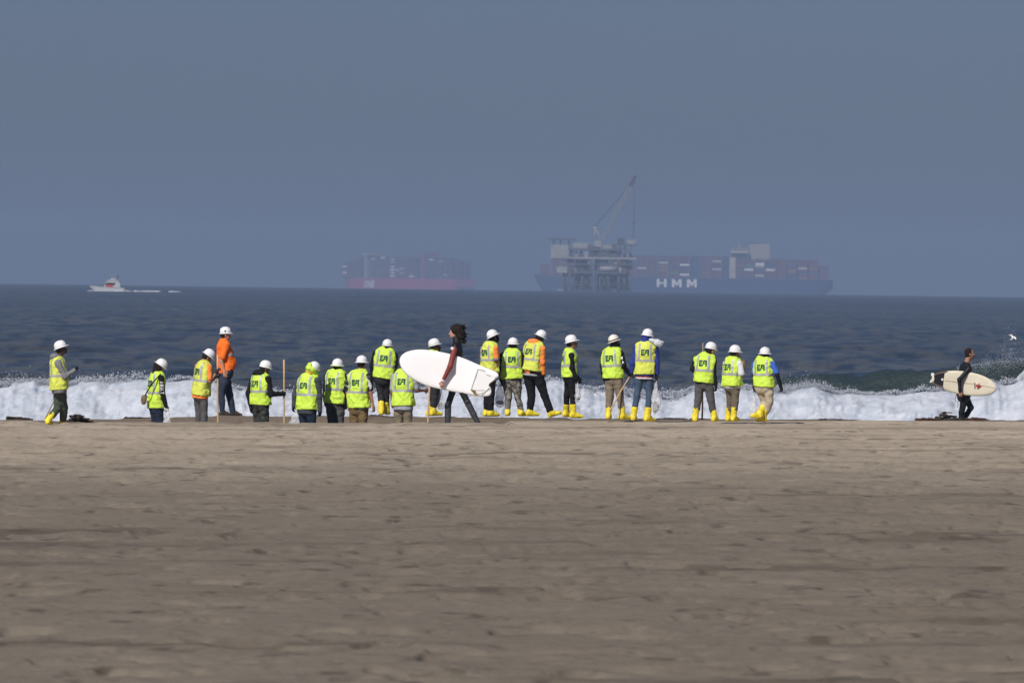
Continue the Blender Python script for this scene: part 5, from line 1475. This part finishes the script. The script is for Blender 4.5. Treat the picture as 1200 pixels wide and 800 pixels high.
rb('riser_bundle', 674, 692, 321, 340, -4, 4, PD); rb('riser_bundle', 700, 712, 321, 340.5, -2, 6, PG); rb('riser_bundle', 726, 736, 304, 340, 0, 8, PD); rb('riser_bundle', 714, 722, 321, 338, 2, 6, PD)
rb('boat_landing', 653, 661, 339.6, 341.0, -17, -11, PW)
crane = MB().tube([(RX(699), -9, RZ(320)), (RX(699), -9, RZ(289))], 1.9, 14).build('crane', PW, rig)
MB().b2(RX(695.5), RX(703.5), -12, -6, RZ(289.5), RZ(282)).build('crane_cab', PW, crane)
mb = MB()
for y in (-10.5, -7.5):
    mb.tube([(RX(696.5), y, RZ(282)), (RX(695.6), -9, RZ(266.5))], 0.35, 6); mb.tube([(RX(703.5), y, RZ(282)), (RX(697), -9, RZ(267))], 0.35, 6)
mb.b2(RX(694.5), RX(697.5), -10, -8, RZ(268.5), RZ(266)); mb.build('mast', mat('crane_yellow', (0.45, 0.40, 0.25), 0.6), crane)
def lattice(p0, p1, w0, w1, n, r, mb):
    p0 = np.array(p0, float); p1 = np.array(p1, float); a = nrm(p1 - p0); s = np.array([0, 1, 0.0]); t = np.cross(a, s)
    prev = None
    for i in range(n + 1):
        c = p0 + (p1 - p0) * i / n; w = w0 + (w1 - w0) * i / n
        q = [c + s * w * u + t * w * v for u, v in ((-1, -1), (1, -1), (1, 1), (-1, 1))]
        if prev is not None:
            for k in range(4): mb.tube([prev[k], q[k]], r, 4, smooth=False); mb.tube([prev[k], q[(k + 1) % 4]], r * 0.6, 4, smooth=False)
        prev = q
mb = MB(); lattice((RX(706), -9, RZ(282.5)), (RX(737.3), -9, RZ(218)), 1.3, 1.3, 18, 0.42, mb); mb.build('boom', mat('boom_grey', (0.26, 0.265, 0.27), 0.6), crane)
mb = MB(); lattice((RX(737.3), -9, RZ(218)), (RX(743), -9, RZ(205.7)), 1.0, 0.7, 5, 0.42, mb); mb.build('boom_tip', CRD, crane)
for y in (-9.8, -8.2):
    MB().tube([(RX(695.5), y, RZ(266.5)), (RX(727), y, RZ(228)), (RX(741), y, RZ(207))], 0.32, 5).build('pendant_line', PD, crane)
MB().tube([(RX(741.6), -9, RZ(207)), (RX(741.2), -9, RZ(279))], 0.24, 5).build('hoist_line', PD, crane)
MB().tube([(RX(741.4), -9, RZ(259)), (RX(741.4), -9, RZ(262.5))], [0.8, 0.5], 8).build('hook_block', PD, crane)

# ------------------------------------------------------------------ container ships
CCOL = {'maroon': (0.125, 0.05, 0.05), 'dark brown': (0.10, 0.055, 0.045), 'navy': (0.035, 0.05, 0.11), 'dull purple': (0.12, 0.06, 0.10), 'orange': (0.26, 0.12, 0.06), 'white': (0.82, 0.83, 0.83), 'pale grey': (0.50, 0.50, 0.50), 'blue': (0.05, 0.09, 0.18), 'green': (0.06, 0.20, 0.12)}
CM = {k: mat('container_' + k.replace(' ', '_'), v, 0.6) for k, v in CCOL.items()}
cont_mesh = {}
def container_mesh(col):
    if col in cont_mesh: return cont_mesh[col]
    mb = MB(); n = 8                      # corrugated sides, posts proud at the corners
    mb.b2(-6.05, 6.05, -1.16, 1.16, 0.05, 2.50)
    for sx in (-6.0, 6.0):
        for sy in (-1.14, 1.14): mb.b2(sx - 0.1, sx + 0.1, sy - 0.08, sy + 0.08, 0, 2.58)
    me = bpy.data.meshes.new('shipping_container'); me.from_pydata(mb.v, [], mb.f); me.materials.append(CM[col])
    cont_mesh[col] = me
    return me
ORD = ['first', 'second', 'third', 'fourth', 'fifth', 'sixth', 'seventh', 'eighth', 'ninth', 'tenth', 'eleventh', 'twelfth', 'thirteenth', 'fourteenth', 'fifteenth', 'sixteenth', 'seventeenth', 'eighteenth', 'nineteenth', 'twentieth', 'twenty-first', 'twenty-second', 'twenty-third', 'twenty-fourth', 'twenty-fifth', 'twenty-sixth', 'twenty-seventh']
def letters(word, par, x0, width, h, z0, y, m, gap=0.25, flip=False, bold=0.03):
    cw = width / (len(word) + gap * (len(word) - 1)); x = x0
    for ch in word:
        v, fs = text_mesh(ch, bold); w = v[:, 0].max(); hh = v[:, 1].max()
        V = [(x + a / w * cw, y, z0 + b_ / hh * h) for a, b_, _ in v]; n_ = len(V)
        MB().add(V, fs).build('letter', m, par)
        x += cw * (1 + gap)

D = 11600.0; S1 = D / F
c0 = at(800, 344.4, D); hz = sea0(D)
ship = empty('container_ship', Vector((c0.x, D, hz))); tag(ship, 'navy hulled container ship with white HMM lettering behind the oil platform', 'cargo ship')
SX = lambda px: (px - 800) * S1
SZ = lambda row: (344.6 - row) * S1
HN = mat('navy_hull_paint', (0.018, 0.045, 0.115), 0.5, var=0.15, vscale=0.05); SW = mat('ship_white', (0.42, 0.40, 0.31), 0.6, var=0.08, vscale=0.1); LW = mat('hull_letter_white', (0.8, 0.8, 0.8), 0.6); SD = mat('ship_dark_opening', (0.03, 0.03, 0.035), 0.5)
x0, x1 = SX(626.5), SX(975)
V, Fq = hull_mesh([(x0, 1.5, 0.2, 24, 20), (x0 + 6, 9, 1.0, 23.5, 8), (x0 + 13, 18, 4, 23, -3), (x0 + 30, 28, 16, 22, -10), (x0 + 60, 30.5, 26, 21.8, -12), (x1 - 60, 30.5, 27, 21.8, -12), (x1 - 28, 30.5, 22, 21.8, -8), (x1 - 8, 29, 15, 21.8, 2.5), (x1, 27, 14, 21.8, 9)], 15)
MB().add(V, Fq).build('hull', HN, ship)
for i_, ch in enumerate('HMM'):
    x_ = SX(769) + i_ * 17.6 * S1; w_, h_, z_ = 11.6 * S1, 9.6 * S1, SZ(336.9); b_ = 0.27 * w_
    mb = MB(); Y0, Y1 = -31.0, -30.6
    mb.b2(x_, x_ + b_, Y0, Y1, z_, z_ + h_); mb.b2(x_ + w_ - b_, x_ + w_, Y0, Y1, z_, z_ + h_)
    if ch == 'H': mb.b2(x_ + b_, x_ + w_ - b_, Y0, Y1, z_ + h_ * 0.40, z_ + h_ * 0.60)
    else: mb.prism([(x_ + b_, z_ + h_), (x_ + b_, z_ + h_ * 0.55), (x_ + w_ / 2, z_ + h_ * 0.10), (x_ + w_ - b_, z_ + h_ * 0.55), (x_ + w_ - b_, z_ + h_), (x_ + w_ / 2, z_ + h_ * 0.52)], Y0, Y1)
    mb.build('letter', LW, ship)
MB().b2(SX(853.8), SX(861), -29.5, 29.5, 21.9, SZ(301)).build('accommodation_block', SW, ship)
bl = MB().b2(SX(857), SX(875), -20, 20, SZ(303), SZ(290.5)).build('bridge', SW, ship)
MB().b2(SX(855), SX(876), -30, 30, SZ(296), SZ(294)).build('bridge_wing', SW, bl)
fu = MB().b2(SX(877), SX(901), -16, 16, SZ(304), SZ(285)).build('funnel', mat('funnel_cream', (0.33, 0.31, 0.25), 0.6), ship)
MB().b2(SX(877), SX(888), -12, 12, SZ(285), SZ(283.6)).build('funnel_top', SD, fu)
MB().tube([(SX(866), 0, SZ(290)), (SX(866), 0, SZ(285))], 0.7, 6).build('mast', SW, ship)
for r_ in (292.0, 298.5): MB().b2(SX(858), SX(874), -20.3, -19.9, SZ(r_ + 0.8), SZ(r_ - 0.6)).build('window_band', SD, bl)
rs = np.random.RandomState(11)
whites = {}
def mark(px, row, col): whites[(round(px), round(row))] = col
marks = [(750, 316, 'pale grey', 5), (772.5, 313.5, 'orange', 5), (772.5, 316.5, 'orange', 5), (807, 309.5, 'white', 5), (807, 321.5, 'white', 5), (784, 309.5, 'dull purple', 5), (843, 306.5, 'pale grey', 6), (843, 314.3, 'pale grey', 6), (872, 315.3, 'white', 5), (884.5, 309, 'white', 5), (895.5, 316, 'white', 5), (885, 311.5, 'pale grey', 4), (940, 313, 'pale grey', 4), (958, 317, 'blue', 5), (831, 319, 'orange', 4), (895, 323, 'pale grey', 4)]
n_c = 0
bay_w = 14.55
nb = int((SX(972.5) - SX(632)) / bay_w)
inner = MB()
for bi in range(nb):
    bx_ = SX(632) + bay_w * (bi + 0.5); px_ = 800 + bx_ / S1
    if 853 < px_ < 862: continue
    tiers = 11 if px_ < 853 else 10
    if bi == 0: tiers = 6
    if bi == 1: tiers = 9
    if px_ > 961: tiers = 7
    wgrp = rs.choice(['maroon', 'dark brown', 'dull purple', 'navy'], p=[0.45, 0.2, 0.2, 0.15])
    for t in range(tiers):
        row_ = 344.6 - (22.2 + 2.66 * (t + 0.5)) / S1
        col = wgrp if rs.uniform() < 0.74 else rs.choice(['maroon', 'dark brown', 'navy', 'dull purple', 'blue', 'orange', 'pale grey', 'green'], p=[0.3, 0.2, 0.18, 0.16, 0.06, 0.04, 0.04, 0.02])
        for (mx, mr, mc, wd) in marks:
            if abs(mx - px_) < 6.3 and abs(mr - row_) < 1.16: col = mc
        o = bpy.data.objects.new('shipping_container', container_mesh(str(col))); COL.objects.link(o)
        yy = -27.0 if bi > 1 else (-14.0 if bi == 0 else -20.0)
        o.location = (ship.location.x + bx_, D + yy, hz + 22.2 + 2.66 * t)
        o['label'] = '%s container, %s stack from the bow, %s tier up, on the HMM ship' % (col, ORD[bi], ORD[t]); o['category'] = 'shipping container'; o['group'] = 'containers stacked on the HMM ship'
        n_c += 1
    for r_ in range(-8 if bi > 1 else -4, 12 if bi > 1 else 6):
        hh = 2.66 * (tiers - rs.randint(0, 2)); yy = 2.5 * r_ - 2.0 + 0.0
        if px_ > 853 and px_ < 902 and abs(yy) < 22: continue
        inner.b2(bx_ - 6.1, bx_ + 6.1, yy - 1.2, yy + 1.2, 22.2, 22.2 + hh, mi=int(rs.randint(0, 4)))
o = inner.build('container_rows', [CM['maroon'], CM['dark brown'], CM['navy'], CM['dull purple']]); o.location = ship.location
tag(o, 'inner rows of stacked containers filling the deck of the HMM ship', None, None, 'stuff')

D = 15000.0; S2_ = D / F
c0 = at(476.5, 341.8, D)
ship2 = empty('container_ship', Vector((c0.x, D, sea0(D, c0.x))), math.radians(-54.5)); tag(ship2, 'magenta hulled container ship with ONE lettering, fading in haze at left', 'cargo ship')
HM = mat('magenta_hull_paint', (0.44, 0.055, 0.13), 0.5, var=0.1, vscale=0.05)
L2 = 183.0
V, Fq = hull_mesh([(-L2, 1.5, 0.2, 27, 22), (-L2 + 6, 8, 1.0, 26, 8), (-L2 + 14, 15, 4, 25, -3), (-L2 + 32, 23, 13, 23.5, -10), (-L2 + 65, 25.5, 22, 23, -12), (L2 - 60, 25.5, 23, 23, -12), (L2 - 25, 25.5, 18, 23, -8), (L2 - 6, 24.5, 13, 23, 2), (L2, 23, 12, 23, 9)], 15)
MB().add(V, Fq).build('hull', HM, ship2)
letters('ONE', ship2, -94, 31, 12.5, 6.5, -26.0, LW, gap=0.18, bold=0.05)
ab = MB().b2(-100, -90, -23, 23, 23, 67).build('accommodation_block', mat('ship_grey', (0.28, 0.26, 0.26), 0.6), ship2)
MB().b2(-101, -85, -25.5, 25.5, 63, 65.5).build('bridge_wing', SW, ab)
MB().b2(62, 76, -14, 14, 23, 68).build('funnel', mat('funnel_magenta', (0.25, 0.06, 0.11), 0.6), ship2)
MB().tube([(-93, 0, 66), (-93, 0, 74)], 0.8, 6).build('mast', SW, ship2)
cols2 = ['maroon', 'dark brown', 'dull purple', 'navy', 'orange', 'pale grey', 'blue', 'white', 'green']
for nm_, yr in (('outer', (-9, -9)), ('inner', (-8, 9))):
    mb = MB()
    for bi in range(22):
        bx_ = -L2 + 26 + bi * 14.8
        if -106 < bx_ < -80 or 58 < bx_ < 80: continue
        ti = int(min(14, 10 + bi * 1.4)) if bi < 4 else (14 if bi < 20 else 12)
        if nm_ == 'outer':
            for t in range(ti):
                u = rs.uniform(); mi = 7 if u < 0.05 else 5 if u < 0.10 else rs.choice([0, 1, 2, 3, 4, 6, 8], p=[0.40, 0.17, 0.2, 0.13, 0.05, 0.03, 0.02])
                for sy in ((-1,) if True else (-1, 1)): mb.b2(bx_ - 6.1, bx_ + 6.1, sy * 24.2 - 1.2, sy * 24.2 + 1.2, 23.2 + 2.66 * t, 25.75 + 2.66 * t, mi=int(mi))
        else:
            for r_ in range(-8, 10): mb.b2(bx_ - 6.1, bx_ + 6.1, 2.55 * r_ - 1.2, 2.55 * r_ + 1.2, 23.2, 23.2 + 2.66 * (ti - rs.randint(0, 3)), mi=int(rs.randint(0, 5)))
    o = mb.build('container_rows', [CM[c] for c in cols2]); o.location = ship2.location; o.rotation_euler = ship2.rotation_euler
    tag(o, 'stacked containers in many dull colours on the magenta ship', None, None, 'stuff')
print('containers', n_c, 'tris', sum(sum(len(q.vertices) - 2 for q in m_.polygons) if len(m_.polygons) < 2000 else len(m_.polygons) * 2 for m_ in bpy.data.meshes))
